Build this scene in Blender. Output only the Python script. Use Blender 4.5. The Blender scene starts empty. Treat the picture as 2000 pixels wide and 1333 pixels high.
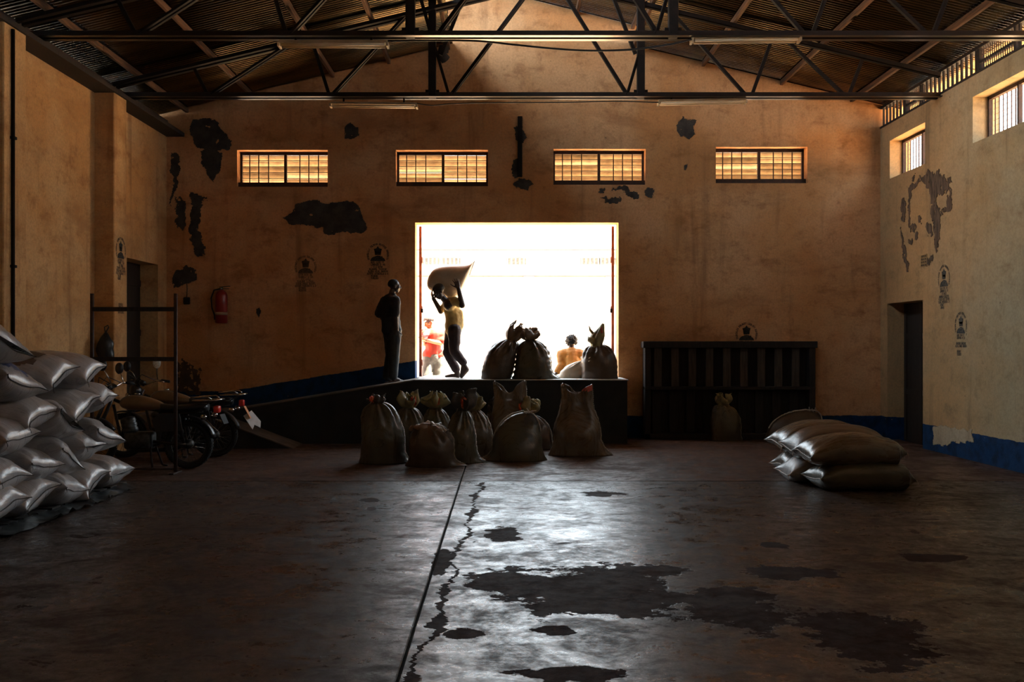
import bpy, bmesh, math, random
import numpy as np
from mathutils import Vector, Matrix, noise

# ------------------------------------------------------------------ camera, sky, sun, exposure
C = bpy.context.scene.collection
SC = bpy.context.scene
F = 1930.0                     # focal length in pixels of a 2000 px wide frame
VX, VY, EYE = 985.0, 672.0, 1.57
cam_d = bpy.data.cameras.new('camera')
cam = bpy.data.objects.new('camera', cam_d); C.objects.link(cam)
cam.location = (0, 0, EYE); cam.rotation_euler = (math.pi/2, 0, 0)
cam_d.sensor_width = 36.0; cam_d.lens = 36.0*F/2000.0
cam_d.shift_x = 15/2000.0; cam_d.shift_y = 5.5/2000.0
cam_d.clip_start = 0.05; cam_d.clip_end = 500
SC.camera = cam
SC.view_settings.view_transform = 'Standard'
SC.view_settings.look = 'None'
SC.view_settings.gamma = 1.0
SC.view_settings.use_curve_mapping = False
SC.view_settings.exposure = 0.72

SKY = (0.80, 0.92, 1.0); SKY_STRENGTH = 6.5
SUN_STRENGTH = 75.0; SUN_COL = (1.0, 0.82, 0.56)
w = bpy.data.worlds.new('sky'); SC.world = w; w.use_nodes = True
bg = w.node_tree.nodes['Background']
bg.inputs[0].default_value = (*SKY, 1); bg.inputs[1].default_value = SKY_STRENGTH
sd = bpy.data.lights.new('sun', 'SUN'); sd.energy = SUN_STRENGTH; sd.color = SUN_COL; sd.angle = math.radians(0.6)
sun = bpy.data.objects.new('sun', sd); C.objects.link(sun)
sun.rotation_euler = Vector((-0.34, 0.02, -0.94)).to_track_quat('-Z', 'Y').to_euler()
def portal(name, loc, rot, sx, sy):
    d = bpy.data.lights.new(name, 'AREA'); d.shape = 'RECTANGLE'; d.size = sx; d.size_y = sy
    d.cycles.is_portal = True
    o = bpy.data.objects.new(name, d); C.objects.link(o); o.location = loc; o.rotation_euler = rot
portal('door_portal', (0.21, 16.86, 2.3), (-math.pi/2, 0, 0), 3.4, 2.62)

# ------------------------------------------------------------------ helpers
def px(x, y, Y): return Vector(((x-VX)*Y/F, Y, EYE-(y-VY)*Y/F))
def ground(x, y, z=0.0):
    Y = F*(EYE-z)/(y-VY); return Vector(((x-VX)*Y/F, Y, z))

def link(name, me, parent=None, m=None):
    o = bpy.data.objects.new(name, me); C.objects.link(o)
    if m is not None and me is not None: 
        me.materials.clear(); me.materials.append(m)
    if parent is not None: o.parent = parent
    return o
def obj(name, bm, m, parent=None, smooth=False):
    me = bpy.data.meshes.new(name)
    bmesh.ops.recalc_face_normals(bm, faces=bm.faces)
    bm.to_mesh(me); bm.free()
    if smooth: me.polygons.foreach_set('use_smooth', [True]*len(me.polygons))
    return link(name, me, parent, m)
def thing(name, label, cat, loc=(0, 0, 0), rot=(0, 0, 0), group=None):
    o = bpy.data.objects.new(name, None); C.objects.link(o); o.empty_display_size = .1
    o.location = loc; o.rotation_euler = rot
    o['label'] = label; o['category'] = cat
    if group: o['group'] = group
    return o
def tag(o, label, cat, group=None):
    o['label'] = label; o['category'] = cat
    if group: o['group'] = group
    return o
def struct(o): o['kind'] = 'structure'; return o
def sempty(name):
    o = bpy.data.objects.new(name, None); C.objects.link(o); o['kind'] = 'structure'; return o

def box(bm, a, b, mat=None):
    x0, y0, z0 = a; x1, y1, z1 = b
    vs = [Vector(c) for c in ((x0,y0,z0),(x1,y0,z0),(x1,y1,z0),(x0,y1,z0),(x0,y0,z1),(x1,y0,z1),(x1,y1,z1),(x0,y1,z1))]
    if mat is not None: vs = [mat @ v for v in vs]
    v = [bm.verts.new(c) for c in vs]
    for f in ((0,3,2,1),(4,5,6,7),(0,1,5,4),(1,2,6,5),(2,3,7,6),(3,0,4,7)): bm.faces.new([v[i] for i in f])
    return v
def boxm(a, b): bm = bmesh.new(); box(bm, a, b); return bm
def bevel(bm, w=.006, seg=1):
    bmesh.ops.bevel(bm, geom=list(bm.edges), offset=w, segments=seg, affect='EDGES', profile=.5)
    return bm
def basis(d):
    d = d.normalized(); u = Vector((0, 0, 1)) if abs(d.z) < .9 else Vector((1, 0, 0))
    s = d.cross(u).normalized(); t = s.cross(d).normalized(); return s, t
def bar(bm, p, q, w, h):
    """rectangular bar from p to q, width w (horizontal-ish), height h"""
    p, q = Vector(p), Vector(q); s, t = basis(q-p)
    r = [[bm.verts.new(c + s*a*w/2 + t*b*h/2) for a, b in ((-1,-1),(1,-1),(1,1),(-1,1))] for c in (p, q)]
    for i in range(4): bm.faces.new((r[0][i], r[0][(i+1)%4], r[1][(i+1)%4], r[1][i]))
    bm.faces.new(r[0][::-1]); bm.faces.new(r[1])
def angle_bar(bm, p, q, w, t, flip=1):
    """L section steel angle from p to q"""
    p, q = Vector(p), Vector(q); s, u = basis(q-p); s = s*flip
    prof = [(0,0),(w,0),(w,t),(t,t),(t,w),(0,w)]
    r = [[bm.verts.new(c + s*a + u*b) for a, b in prof] for c in (p, q)]
    n = len(prof)
    for i in range(n): bm.faces.new((r[0][i], r[0][(i+1)%n], r[1][(i+1)%n], r[1][i]))
    bm.faces.new(r[0][::-1]); bm.faces.new(r[1])
def tube(bm, pts, r, n=8, closed=False):
    pts = [Vector(p) for p in pts]; N = len(pts); rings = []
    rs = r if isinstance(r, (list, tuple)) else [r]*N
    prev = None
    for i in range(N):
        d = (pts[(i+1) % N]-pts[i-1]) if closed else (pts[min(i+1, N-1)]-pts[max(i-1, 0)])
        if d.length < 1e-9: d = Vector((0, 0, 1))
        d.normalize()
        if prev is None: s, t = basis(d)
        else:
            s = prev - d*prev.dot(d)
            if s.length < 1e-6: s, t = basis(d)
            s.normalize(); t = s.cross(d)
        prev = s
        rings.append([bm.verts.new(pts[i] + (s*math.cos(2*math.pi*k/n) + t*math.sin(2*math.pi*k/n))*rs[i]) for k in range(n)])
    for i in range(N if closed else N-1):
        a, b = rings[i], rings[(i+1) % N]
        for k in range(n): bm.faces.new((a[k], a[(k+1)%n], b[(k+1)%n], b[k]))
    if not closed: bm.faces.new(rings[0][::-1]); bm.faces.new(rings[-1])
def lathe(bm, prof, n=16, M=None):
    """prof: list of (r,z) spun about z"""
    M = M or Matrix.Identity(4); rings = []
    for r, z in prof:
        rings.append([bm.verts.new(M @ Vector((r*math.cos(2*math.pi*k/n), r*math.sin(2*math.pi*k/n), z))) for k in range(n)])
    for a, b in zip(rings, rings[1:]):
        for k in range(n): bm.faces.new((a[k], a[(k+1)%n], b[(k+1)%n], b[k]))
    if prof[0][0] > 1e-5: bm.faces.new(rings[0][::-1])
    if prof[-1][0] > 1e-5: bm.faces.new(rings[-1])
    bmesh.ops.remove_doubles(bm, verts=[v for r in (rings[0], rings[-1]) for v in r], dist=1e-6)
def prism(bm, poly, d0, d1, axis='y'):
    """extrude polygon [(a,b)...] between d0 and d1 on axis"""
    def mk(a, b, d): return {'y': (a, d, b), 'x': (d, a, b), 'z': (a, b, d)}[axis]
    A = [bm.verts.new(mk(a, b, d0)) for a, b in poly]; B = [bm.verts.new(mk(a, b, d1)) for a, b in poly]
    n = len(poly)
    bm.faces.new(A); bm.faces.new(B[::-1])
    for i in range(n): bm.faces.new((A[i], B[i], B[(i+1)%n], A[(i+1)%n]))
def arc(c, r, a0, a1, n, plane='xz'):
    out = []
    for i in range(n+1):
        a = a0+(a1-a0)*i/n; p, q = r*math.cos(a), r*math.sin(a)
        out.append(Vector({'xz': (c[0]+p, c[1], c[2]+q), 'xy': (c[0]+p, c[1]+q, c[2]), 'yz': (c[0], c[1]+p, c[2]+q)}[plane]))
    return out

def wall_mesh(u0, u1, v0, v1, holes, d0, d1, axis):
    """slab with rectangular holes. axis 'y': u=x; axis 'x': u=y; v=z; thickness d0..d1"""
    us = sorted({u0, u1, *[h[0] for h in holes], *[h[1] for h in holes]})
    vs = sorted({v0, v1, *[h[2] for h in holes], *[h[3] for h in holes]})
    def sub(a, step=.9):
        o = []
        for p, q in zip(a, a[1:]):
            k = max(1, int(round((q-p)/step))); o += [p+(q-p)*i/k for i in range(k)]
        return o+[a[-1]]
    us, vs = sub(us), sub(vs)
    solid = lambda i, j: (0 <= i < len(us)-1 and 0 <= j < len(vs)-1 and
        not any(h[0]-1e-6 <= us[i] and us[i+1] <= h[1]+1e-6 and h[2]-1e-6 <= vs[j] and vs[j+1] <= h[3]+1e-6 for h in holes))
    bm = bmesh.new(); cache = {}
    def V(i, j, d):
        k = (i, j, d)
        if k not in cache:
            cache[k] = bm.verts.new((us[i], d, vs[j]) if axis == 'y' else (d, us[i], vs[j]))
        return cache[k]
    for i in range(len(us)-1):
        for j in range(len(vs)-1):
            if not solid(i, j): continue
            bm.faces.new((V(i,j,d0), V(i+1,j,d0), V(i+1,j+1,d0), V(i,j+1,d0)))
            bm.faces.new((V(i,j,d1), V(i,j+1,d1), V(i+1,j+1,d1), V(i+1,j,d1)))
            for (di, dj, a, b) in ((-1,0,(i,j),(i,j+1)),(1,0,(i+1,j),(i+1,j+1)),(0,-1,(i,j),(i+1,j)),(0,1,(i,j+1),(i+1,j+1))):
                if not solid(i+di, j+dj):
                    bm.faces.new((V(*a,d0), V(*b,d0), V(*b,d1), V(*a,d1)))
    return bm

def bake(o, mods):
    """evaluate modifiers and keep the result as the object's mesh"""
    for t, kw in mods:
        m = o.modifiers.new(t, t)
        for k, v in kw.items(): setattr(m, k, v)
    dg = bpy.context.evaluated_depsgraph_get(); dg.update()
    ev = o.evaluated_get(dg)
    me = bpy.data.meshes.new_from_object(ev, depsgraph=dg)
    mats = [s for s in o.data.materials]
    o.modifiers.clear(); old = o.data; o.data = me
    me.materials.clear()
    for s in mats: me.materials.append(s)
    bpy.data.meshes.remove(old)
    me.polygons.foreach_set('use_smooth', [True]*len(me.polygons))
    return o

# ------------------------------------------------------------------ material builder
class NT:
    def __init__(s, name):
        s.m = bpy.data.materials.new(name); s.m.use_nodes = True
        s.t = s.m.node_tree; s.n = s.t.nodes; s.bsdf = s.n['Principled BSDF']
    def node(s, typ, **kw):
        n = s.n.new(typ)
        for k, v in kw.items(): setattr(n, k, v)
        return n
    def put(s, sock, v):
        if hasattr(v, 'is_output') or isinstance(v, bpy.types.NodeSocket): s.t.links.new(v, sock)
        elif isinstance(v, (tuple, list)):
            sock.default_value = (*v, 1) if (len(v) == 3 and sock.type == 'RGBA') else v
        else: sock.default_value = v
    def math(s, op, a, b=None, c=None, clamp=False):
        n = s.node('ShaderNodeMath', operation=op, use_clamp=clamp)
        for i, v in enumerate((a, b, c)):
            if v is not None: s.put(n.inputs[i], v)
        return n.outputs[0]
    def mix(s, f, a, b, typ='MIX'):
        n = s.node('ShaderNodeMix', data_type='RGBA', blend_type=typ)
        s.put(n.inputs[0], f); s.put(n.inputs[6], a); s.put(n.inputs[7], b); return n.outputs[2]
    def pos(s): return s.node('ShaderNodeNewGeometry').outputs['Position']
    def objc(s): return s.node('ShaderNodeTexCoord').outputs['Object']
    def rnd(s): return s.node('ShaderNodeObjectInfo').outputs['Random']
    def scale(s, v, sc, loc=(0, 0, 0), rot=(0, 0, 0)):
        n = s.node('ShaderNodeMapping'); s.put(n.inputs[0], v); n.inputs[1].default_value = loc
        n.inputs[2].default_value = rot; n.inputs[3].default_value = sc; return n.outputs[0]
    def noise(s, v, sc, det=4, rough=.55, dist=0.0, col=False):
        n = s.node('ShaderNodeTexNoise'); s.put(n.inputs['Vector'], v)
        n.inputs['Scale'].default_value = sc; n.inputs['Detail'].default_value = det
        n.inputs['Roughness'].default_value = rough; n.inputs['Distortion'].default_value = dist
        return n.outputs['Color' if col else 0]
    def ramp(s, f, a, b, lo=0.0, hi=1.0):
        n = s.node('ShaderNodeMapRange', clamp=True, interpolation_type='SMOOTHSTEP')
        s.put(n.inputs[0], f); n.inputs[1].default_value = a; n.inputs[2].default_value = b
        n.inputs[3].default_value = lo; n.inputs[4].default_value = hi; return n.outputs[0]
    def xyz(s, v):
        n = s.node('ShaderNodeSeparateXYZ'); s.put(n.inputs[0], v); return n.outputs
    def bump(s, h, strength=.3, dist=.01, prev=None):
        n = s.node('ShaderNodeBump'); s.put(n.inputs['Height'], h)
        n.inputs['Strength'].default_value = strength; n.inputs['Distance'].default_value = dist
        if prev is not None: s.put(n.inputs['Normal'], prev)
        return n.outputs[0]
    def out(s, col, rough=.7, normal=None, metal=0.0, spec=None, sheen=None):
        b = s.bsdf.inputs
        s.put(b['Base Color'], col); s.put(b['Roughness'], rough); s.put(b['Metallic'], metal)
        if normal is not None: s.put(b['Normal'], normal)
        if spec is not None: s.put(b['Specular IOR Level'], spec)
        return s.m

def simple(name, c1, c2=None, rough=.7, sc=6, metal=0.0, spec=None, bump=0.0, bsc=60, stretch=(1,1,1)):
    n = NT(name); v = n.scale(n.objc(), stretch)
    f = n.ramp(n.noise(v, sc), .35, .68)
    c2 = c2 or tuple(x*.7 for x in c1)
    nm = n.bump(n.noise(v, bsc, 3), bump, .01) if bump else None
    return n.out(n.mix(f, c1, c2), rough, nm, metal, spec)

def plaster(name, base, warm, dark, dado=None, corner=False):
    n = NT(name); p = n.pos()
    big = n.noise(p, .55, 5, .6, .4); mid = n.noise(n.scale(p, (1, 1, 1.7)), 1.9, 8, .72, .15)
    streak = n.noise(n.scale(p, (2.6, 2.6, .22)), 1.3, 5, .6, .3)
    fine = n.noise(p, 30, 5, .8)
    c = n.mix(n.ramp(big, .38, .62), base, warm)
    drift = n.noise(n.scale(p, (.55, .55, 1.5)), 1.1, 6, .66, .3)
    c = n.mix(n.ramp(drift, .50, .70, 0, .55), c, tuple(x*.8+y*.2 for x, y in zip(dark, warm)))
    if corner:      # ochre mixed in more towards the far corner
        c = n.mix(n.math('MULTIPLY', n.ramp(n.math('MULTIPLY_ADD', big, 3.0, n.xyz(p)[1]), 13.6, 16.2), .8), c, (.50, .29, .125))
    c = n.mix(n.ramp(mid, .50, .74, 0, .75), c, dark)
    c = n.mix(n.ramp(streak, .52, .78, 0, .6), c, tuple(x*.55 for x in dark))
    spk = n.noise(n.scale(p, (1, 1, .7)), 9, 6, .8)
    c = n.mix(n.ramp(spk, .645, .70, 0, .85), c, (.05, .035, .025))
    c = n.mix(n.ramp(fine, .38, .72, 0, .5), c, tuple(x*.45 for x in base))
    blot = n.noise(n.scale(p, (1, 1, .8)), 5.2, 7, .75)
    c = n.mix(n.ramp(blot, .52, .70, 0, .45), c, dark)
    if dado:
        x, y, z = n.xyz(p)[:3]
        wob = n.math('MULTIPLY', n.math('SUBTRACT', n.noise(p, 5, 5, .7), .5), .05)
        if dado == 'back':
            rz = n.math('MULTIPLY_ADD', n.math('MINIMUM', n.math('ADD', x, 1.4), 0.0), .163, 1.30)
            rz = n.math('MAXIMUM', rz, .78)
            left = n.math('LESS_THAN', x, 0.0)
            hgt = n.math('ADD', n.math('MULTIPLY', left, rz), n.math('MULTIPLY', n.math('SUBTRACT', 1.0, left), .37))
        else: hgt = .37
        below = n.math('LESS_THAN', n.math('ADD', z, wob), hgt)
        peel = n.noise(n.scale(p, (1, 1, 1.2)), 2.6, 7, .72, .6)
        keep = n.ramp(peel, .66, .67, 1, 0)
        f = n.math('MULTIPLY', below, keep)
        blue = n.mix(n.ramp(n.noise(p, 6, 5), .4, .7), (.003, .034, .105), (.002, .014, .045))
        c = n.mix(f, c, blue)
    h = n.math('ADD', n.math('MULTIPLY', mid, .9), n.math('MULTIPLY', fine, .28))
    return n.out(c, n.ramp(mid, .3, .7, .78, .95), n.bump(h, .5, .03), spec=.25)

M = {}
M['plaster'] = plaster('plaster_tan', (.72, .455, .215), (.64, .34, .13), (.32, .135, .046))
M['plaster_back'] = plaster('plaster_tan_dado', (.70, .385, .19), (.60, .275, .105), (.26, .10, .036), 'back')
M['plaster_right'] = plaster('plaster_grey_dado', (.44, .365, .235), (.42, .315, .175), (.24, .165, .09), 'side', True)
M['plaster_bare'] = plaster('plaster_grey_peeled', (.50, .42, .30), (.46, .37, .25), (.30, .22, .14))
M['plaster_out'] = simple('plaster_outside', (.32, .34, .36), (.27, .29, .31), .9, 1.5)
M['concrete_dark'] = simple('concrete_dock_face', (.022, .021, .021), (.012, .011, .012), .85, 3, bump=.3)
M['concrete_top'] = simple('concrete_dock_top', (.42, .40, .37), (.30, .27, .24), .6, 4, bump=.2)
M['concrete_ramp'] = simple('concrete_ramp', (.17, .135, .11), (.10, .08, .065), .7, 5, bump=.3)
M['cement'] = simple('bare_cement', (.060, .048, .042), (.028, .022, .020), .95, 6, bump=.7, bsc=30)
M['cement_brown'] = simple('bare_cement_brown', (.15, .10, .068), (.055, .038, .028), .95, 7, bump=.8, bsc=26, stretch=(1, 2.2, .7))
M['soot'] = simple('soot_stained_plaster', (.10, .055, .03), (.06, .035, .02), .95, 7, bump=.5)
M['coping_dark'] = simple('mossy_coping', (.075, .075, .07), (.055, .055, .05), .9, 6)  # dark tone painted in for shadow lines at wall top and eave
M['stencil'] = simple('stencil_paint', (.012, .012, .012), (.045, .034, .024), .85, 40)
M['stencil_faded'] = simple('stencil_paint_faded', (.13, .075, .04), (.06, .04, .025), .9, 40)
M['stencil_blue'] = simple('stencil_paint_blue_black', (.025, .028, .030), (.10, .09, .07), .9, 40)
M['steel'] = simple('painted_steel_dark', (.016, .009, .007), (.009, .006, .005), .7, 12, spec=.18)
M['steel_gloss'] = simple('painted_steel_glossy', (.022,.012,.009), (.014,.008,.006), .28, 12, spec=.55)
M['steel_door'] = simple('door_frame_rusty_red', (.30, .085, .04), (.16, .05, .03), .6, 14)
M['bar_iron'] = simple('window_iron', (.055, .020, .010), (.025, .012, .008), .7, 20)
M['timber'] = simple('purlin_timber', (.15, .065, .026), (.06, .028, .013), .85, 5, stretch=(8, .6, 8))
M['timber_dark'] = simple('dark_timber', (.024, .015, .012), (.013, .009, .008), .85, 6, stretch=(6, 6, .6))
M['timber_slat'] = simple('weathered_slat', (.070, .047, .036), (.038, .026, .020), .8, 6, stretch=(6, 6, .6))
M['louvre'] = simple('louvre_blade', (.46, .30, .14), (.32, .19, .08), .55, 9)
M['sheet'] = simple('corrugated_iron', (.175, .115, .055), (.08, .055, .028), .24, 2.2, metal=.95, stretch=(.5, 2, 1))
M['tube'] = simple('lamp_tube', (.74, .58, .38), (.66, .5, .32), .4, 5)
M['fixture'] = simple('lamp_batten', (.46, .33, .20), (.34, .23, .13), .5, 8)
M['cable'] = simple('cable', (.016, .012, .010), None, .6)
M['ground'] = simple('yard_ground', (.62, .46, .31), (.54, .39, .25), .95, .7)
M['ground_side'] = simple('side_yard', (.58, .40, .24), (.48, .33, .20), .95, .7)
M['black'] = simple('black_plastic', (.010, .010, .012), None, .4)
M['rubber'] = simple('rubber', (.012, .012, .012), None, .8, 20, bump=.2)
M['bike_dark'] = simple('bike_paint_black', (.014, .013, .015), None, .35, 6)
M['tank'] = simple('tank_paint', (.20, .115, .055), (.13, .075, .035), .30, 4)
M['chrome'] = simple('chrome', (.55, .53, .50), (.4, .38, .35), .22, 8, metal=1.0)
M['alloy'] = simple('engine_alloy', (.10, .10, .10), (.05, .05, .05), .45, 20, metal=.8)
M['redlens'] = simple('red_lens', (.75, .035, .02), (.6, .03, .02), .3, 5)
M['orange'] = simple('orange_strip', (.80, .33, .14), (.7, .28, .12), .7, 5)
M['flap'] = simple('mud_flap_white', (.62, .60, .60), (.5, .47, .45), .7, 9)
M['mirror'] = simple('mirror_back', (.75, .75, .72), (.45, .45, .43), .6, 60)  # pale paint stands in for light reflected in the mirror
M['ext_red'] = simple('extinguisher_red', (.30, .018, .014), (.22, .014, .012), .35, 6)
M['ext_label'] = simple('extinguisher_label', (.42, .32, .22), None, .6)
M['skin_dark'] = simple('skin_dark', (.050, .026, .018), (.036, .018, .013), .5, 12)
M['skin_light'] = simple('skin_light', (.34, .19, .12), (.28, .15, .095), .55, 12)
M['hair'] = simple('hair_black', (.008, .007, .007), None, .8, 40, bump=.8, bsc=120)
M['navy'] = simple('navy_cloth', (.012, .013, .020), (.007, .008, .013), .8, 10, bump=.3, bsc=22)
M['slate'] = simple('slate_trousers', (.026, .031, .034), (.013, .016, .019), .75, 8, bump=.3, bsc=20)
M['yellow'] = simple('yellow_cotton', (.62, .45, .17), (.50, .35, .13), .8, 10, bump=.3, bsc=22)
M['brown_cloth'] = simple('dark_brown_trousers', (.040, .017, .018), (.024, .011, .012), .8, 8, bump=.3, bsc=20)
M['red_cloth'] = simple('red_polo', (.34, .034, .024), (.29, .028, .02), .8, 8, bump=.2, bsc=22)
M['pink_cloth'] = simple('pink_scarf', (.20, .045, .07), (.18, .09, .11), .8, 30)
M['jeans'] = simple('jeans_grey', (.11, .125, .135), (.07, .08, .09), .85, 14, bump=.2)
M['cap'] = simple('cap_grey', (.055, .05, .065), (.10, .09, .10), .8, 10)
M['orange_cloth'] = simple('orange_jacket', (.34, .15, .022), (.26, .11, .016), .8, 6, bump=.3, bsc=18)
M['shoe'] = simple('shoe_brown', (.055, .030, .022), None, .6, 10)
M['eye'] = simple('eye_white', (.5, .47, .42), None, .3)

def sack_mat(name, c1, c2, rough, spec=.5, weave=.35):
    n = NT(name); v = n.objc()
    rib = n.noise(n.scale(v, (5, 70, 5)), 1.0, 3, .6)
    rib2 = n.noise(n.scale(v, (70, 6, 70)), 1.0, 2, .6)
    blot = n.noise(v, 3.2, 4, .6)
    c = n.mix(n.ramp(blot, .4, .65), c1, c2)
    c = n.mix(n.ramp(rib, .55, .75, 0, .5), c, tuple(x*.45 for x in c1))
    c = n.mix(n.math('MULTIPLY', n.rnd(), .22), c, tuple(x*.6 for x in c2))
    h = n.math('ADD', rib, n.math('MULTIPLY', rib2, .5))
    return n.out(c, n.ramp(rib, .3, .7, rough-.06, rough+.10), n.bump(h, weave, .006), spec=spec)
M['sack_grey'] = sack_mat('woven_sack_grey', (.46, .435, .435), (.34, .32, .325), .31, .7)
M['sack_tan'] = sack_mat('woven_sack_tan', (.16, .11, .07), (.11, .075, .048), .27, .6)
M['sack_olive'] = sack_mat('woven_sack_olive', (.105, .085, .052), (.07, .053, .034), .31, .55)
M['sack_brown'] = sack_mat('woven_sack_brown', (.10, .062, .040), (.065, .042, .028), .34, .55)
M['sack_white'] = sack_mat('woven_sack_white', (.55, .47, .37), (.46, .38, .28), .5, .4)
M['seam'] = simple('seam_thread', (.045, .036, .032), (.10, .085, .075), .8, 60)
M['seam_light'] = simple('seam_thread_light', (.60, .54, .46), (.40, .34, .28), .55, 60)
M['mouth_olive'] = simple('sack_mouth_olive', (.34, .29, .12), (.16, .12, .07), .55, 9)
M['mouth_brown'] = simple('sack_mouth_brown', (.26, .15, .08), (.12, .07, .045), .55, 9)
M['mouth_dark'] = simple('sack_mouth_dark', (.07, .055, .045), (.03, .025, .02), .55, 9)
M['cord_red'] = simple('red_orange_cord', (.80, .09, .03), (.65, .15, .04), .6, 20)
M['cord_tan'] = simple('tan_cord', (.45, .36, .24), (.3, .22, .14), .7, 20)
M['label_red'] = simple('red_print', (.75, .10, .06), (.45, .10, .06), .5, 30)
M['print_blue'] = simple('blue_print', (.03, .06, .22), (.16, .18, .25), .5, 18)
M['print_brown'] = simple('brown_wet_patch', (.10, .065, .05), (.13, .09, .075), .5, 6)
M['plastic_sheet'] = simple('black_plastic_sheet', (.02, .022, .025), (.10, .12, .13), .3, 9)

def floor_material():
    n = NT('worn_concrete_floor'); p = n.pos(); x, y, z = n.xyz(p)[:3]
    wq = n.noise(p, 1.1, 4, .6, col=True)
    big = n.noise(p, .45, 5, .6, .5); mid = n.noise(n.scale(p, (1, 1.25, 1)), 1.7, 8, .68, .8)
    fine = n.noise(p, 11, 6, .75); grit = n.noise(p, 55, 4, .75)
    c = n.mix(n.ramp(big, .36, .64), (.100, .080, .070), (.068, .047, .038))
    c = n.mix(n.ramp(mid, .46, .66, 0, .7), c, (.046, .031, .027))
    c = n.mix(n.ramp(fine, .45, .75, 0, .5), c, (.045, .034, .030))
    # bare, spalled patches (matt, darker): hand-placed ovals with ragged edges
    e = n.math('SUBTRACT', n.noise(n.scale(p, (1, 1.1, 1)), 1.9, 6, .62), .5)
    e2 = n.math('SUBTRACT', n.noise(p, 7.5, 5, .65), .5)
    rag = n.math('ADD', n.math('MULTIPLY', e, 2.6), n.math('MULTIPLY', e2, 1.5))
    mask = None
    spots = [(1130,1150,190,46),(1020,1138,120,22),(1225,1168,110,40),(1430,1190,95,42),(1470,1165,70,14),(906,1239,40,10),(1085,1232,42,10),(985,1042,38,13),
             (1120,1318,120,16),(720,978,22,4),(727,995,14,4),(1180,965,40,5),(1560,1120,90,12),(1690,1245,120,55),(860,1100,16,26),(1300,1115,80,14),(1820,1090,60,9),(1520,1066,30,6)]
    for (sx, sy, rx, ry) in spots:
        g = ground(sx, sy); s = g.y/F
        wx = rx*s; wy = .5*(ground(sx, sy-ry).y - ground(sx, min(sy+ry, 1400)).y)
        dx = n.math('DIVIDE', n.math('SUBTRACT', x, g.x), wx); dy = n.math('DIVIDE', n.math('SUBTRACT', y, g.y), wy)
        r = n.math('SQRT', n.math('ADD', n.math('MULTIPLY', dx, dx), n.math('MULTIPLY', dy, dy)))
        mask = r if mask is None else n.math('MINIMUM', mask, r)
    # crack that wanders beside the slab joint
    cn = n.math('MULTIPLY', n.math('SUBTRACT', n.noise(n.scale(p, (.01, 1, 1)), 1.15, 5, .65), .5), .42)
    cx = n.math('ADD', n.math('MULTIPLY_ADD', n.math('SUBTRACT', y, 4.6), .024, -.415), n.math('ADD', cn, n.math('MULTIPLY', n.math('SUBTRACT', n.noise(n.scale(p, (.01, 1, 1)), 5.5, 4, .7), .5), .16)))
    wd = n.math('MULTIPLY', n.ramp(n.noise(n.scale(p, (.01, 1, 1)), 1.7, 3, .6), .42, .70, .010, .060), 1.0)
    cr = n.math('DIVIDE', n.math('ABSOLUTE', n.math('SUBTRACT', x, cx)), wd)
    cr = n.math('MULTIPLY_ADD', e2, 1.3, cr)
    crack = n.math('MULTIPLY', n.ramp(cr, .85, 1.1, 1, 0), n.math('LESS_THAN', y, 11.2))
    spot = n.ramp(n.math('ADD', mask, rag), .92, 1.02, 1, 0)
    spot = n.math('MAXIMUM', spot, crack)
    pit = n.ramp(n.noise(n.scale(p, (1, 1.2, 1)), 3.0, 7, .72, .6), .60, .635)
    pit = n.math('MULTIPLY', pit, n.ramp(n.noise(p, .5, 3), .40, .58))
    spot = n.math('MAXIMUM', spot, n.math('MULTIPLY', pit, .85))
    far = n.math('GREATER_THAN', y, 11.3)
    c = n.mix(n.math('MULTIPLY', far, .6), c, n.mix(n.ramp(mid, .4, .65), (.125, .062, .040), (.075, .040, .028)))
    c = n.mix(spot, c, n.mix(n.ramp(fine, .3, .7), (.052, .028, .022), (.030, .017, .014)))
    worn = n.math('ADD', n.math('MULTIPLY', mid, .6), n.math('MULTIPLY', fine, .4))
    r = n.ramp(worn, .38, .64, .22, .58)
    r = n.math('ADD', r, n.math('MULTIPLY', far, .12))
    r = n.math('MAXIMUM', r, n.math('MULTIPLY', spot, .78))
    spec = n.math('MULTIPLY', n.math('SUBTRACT', 1.0, n.math('MULTIPLY', spot, .82)), n.math('MULTIPLY', n.ramp(worn, .40, .60, .80, .20), n.ramp(n.noise(n.scale(p, (1, 1.1, 1)), 4.6, 7, .74, .5), .40, .60, 1.0, .30)))
    spec = n.math('MULTIPLY', spec, n.math('SUBTRACT', 1.0, n.math('MULTIPLY', far, .45)))
    h = n.math('ADD', n.math('MULTIPLY', fine, .55), n.math('MULTIPLY', grit, .35))
    h = n.math('SUBTRACT', h, n.math('MULTIPLY', spot, .8))
    return n.out(c, r, n.bump(h, .34, .010), spec=spec)
M['floor'] = floor_material()

# ------------------------------------------------------------------ the building
LX, RX, BY, FY = -5.64, 6.28, 16.5, -6.0        # inner wall faces
T = .35
DOCK_Z = 1.01
RIDGE = .62
def roof_z(x): return 6.46-.24*(abs(x-RIDGE)-1.6)

# floor: slabs with open joints between them
floor = struct(obj('floor', boxm((LX-T, FY-T, -.3), (RX+T, BY+T, -.03)), M['cement']))
for (x0, x1) in ((LX-.2, -.507), (-.493, RX+.2)):
    for (y0, y1) in ((FY-.2, 3.0), (3.008, 11.287), (11.313, BY+.2)):
        obj('slab', bevel(boxm((x0, y0, -.03), (x1, y1, 0)), .006), M['floor'], floor)

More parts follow.
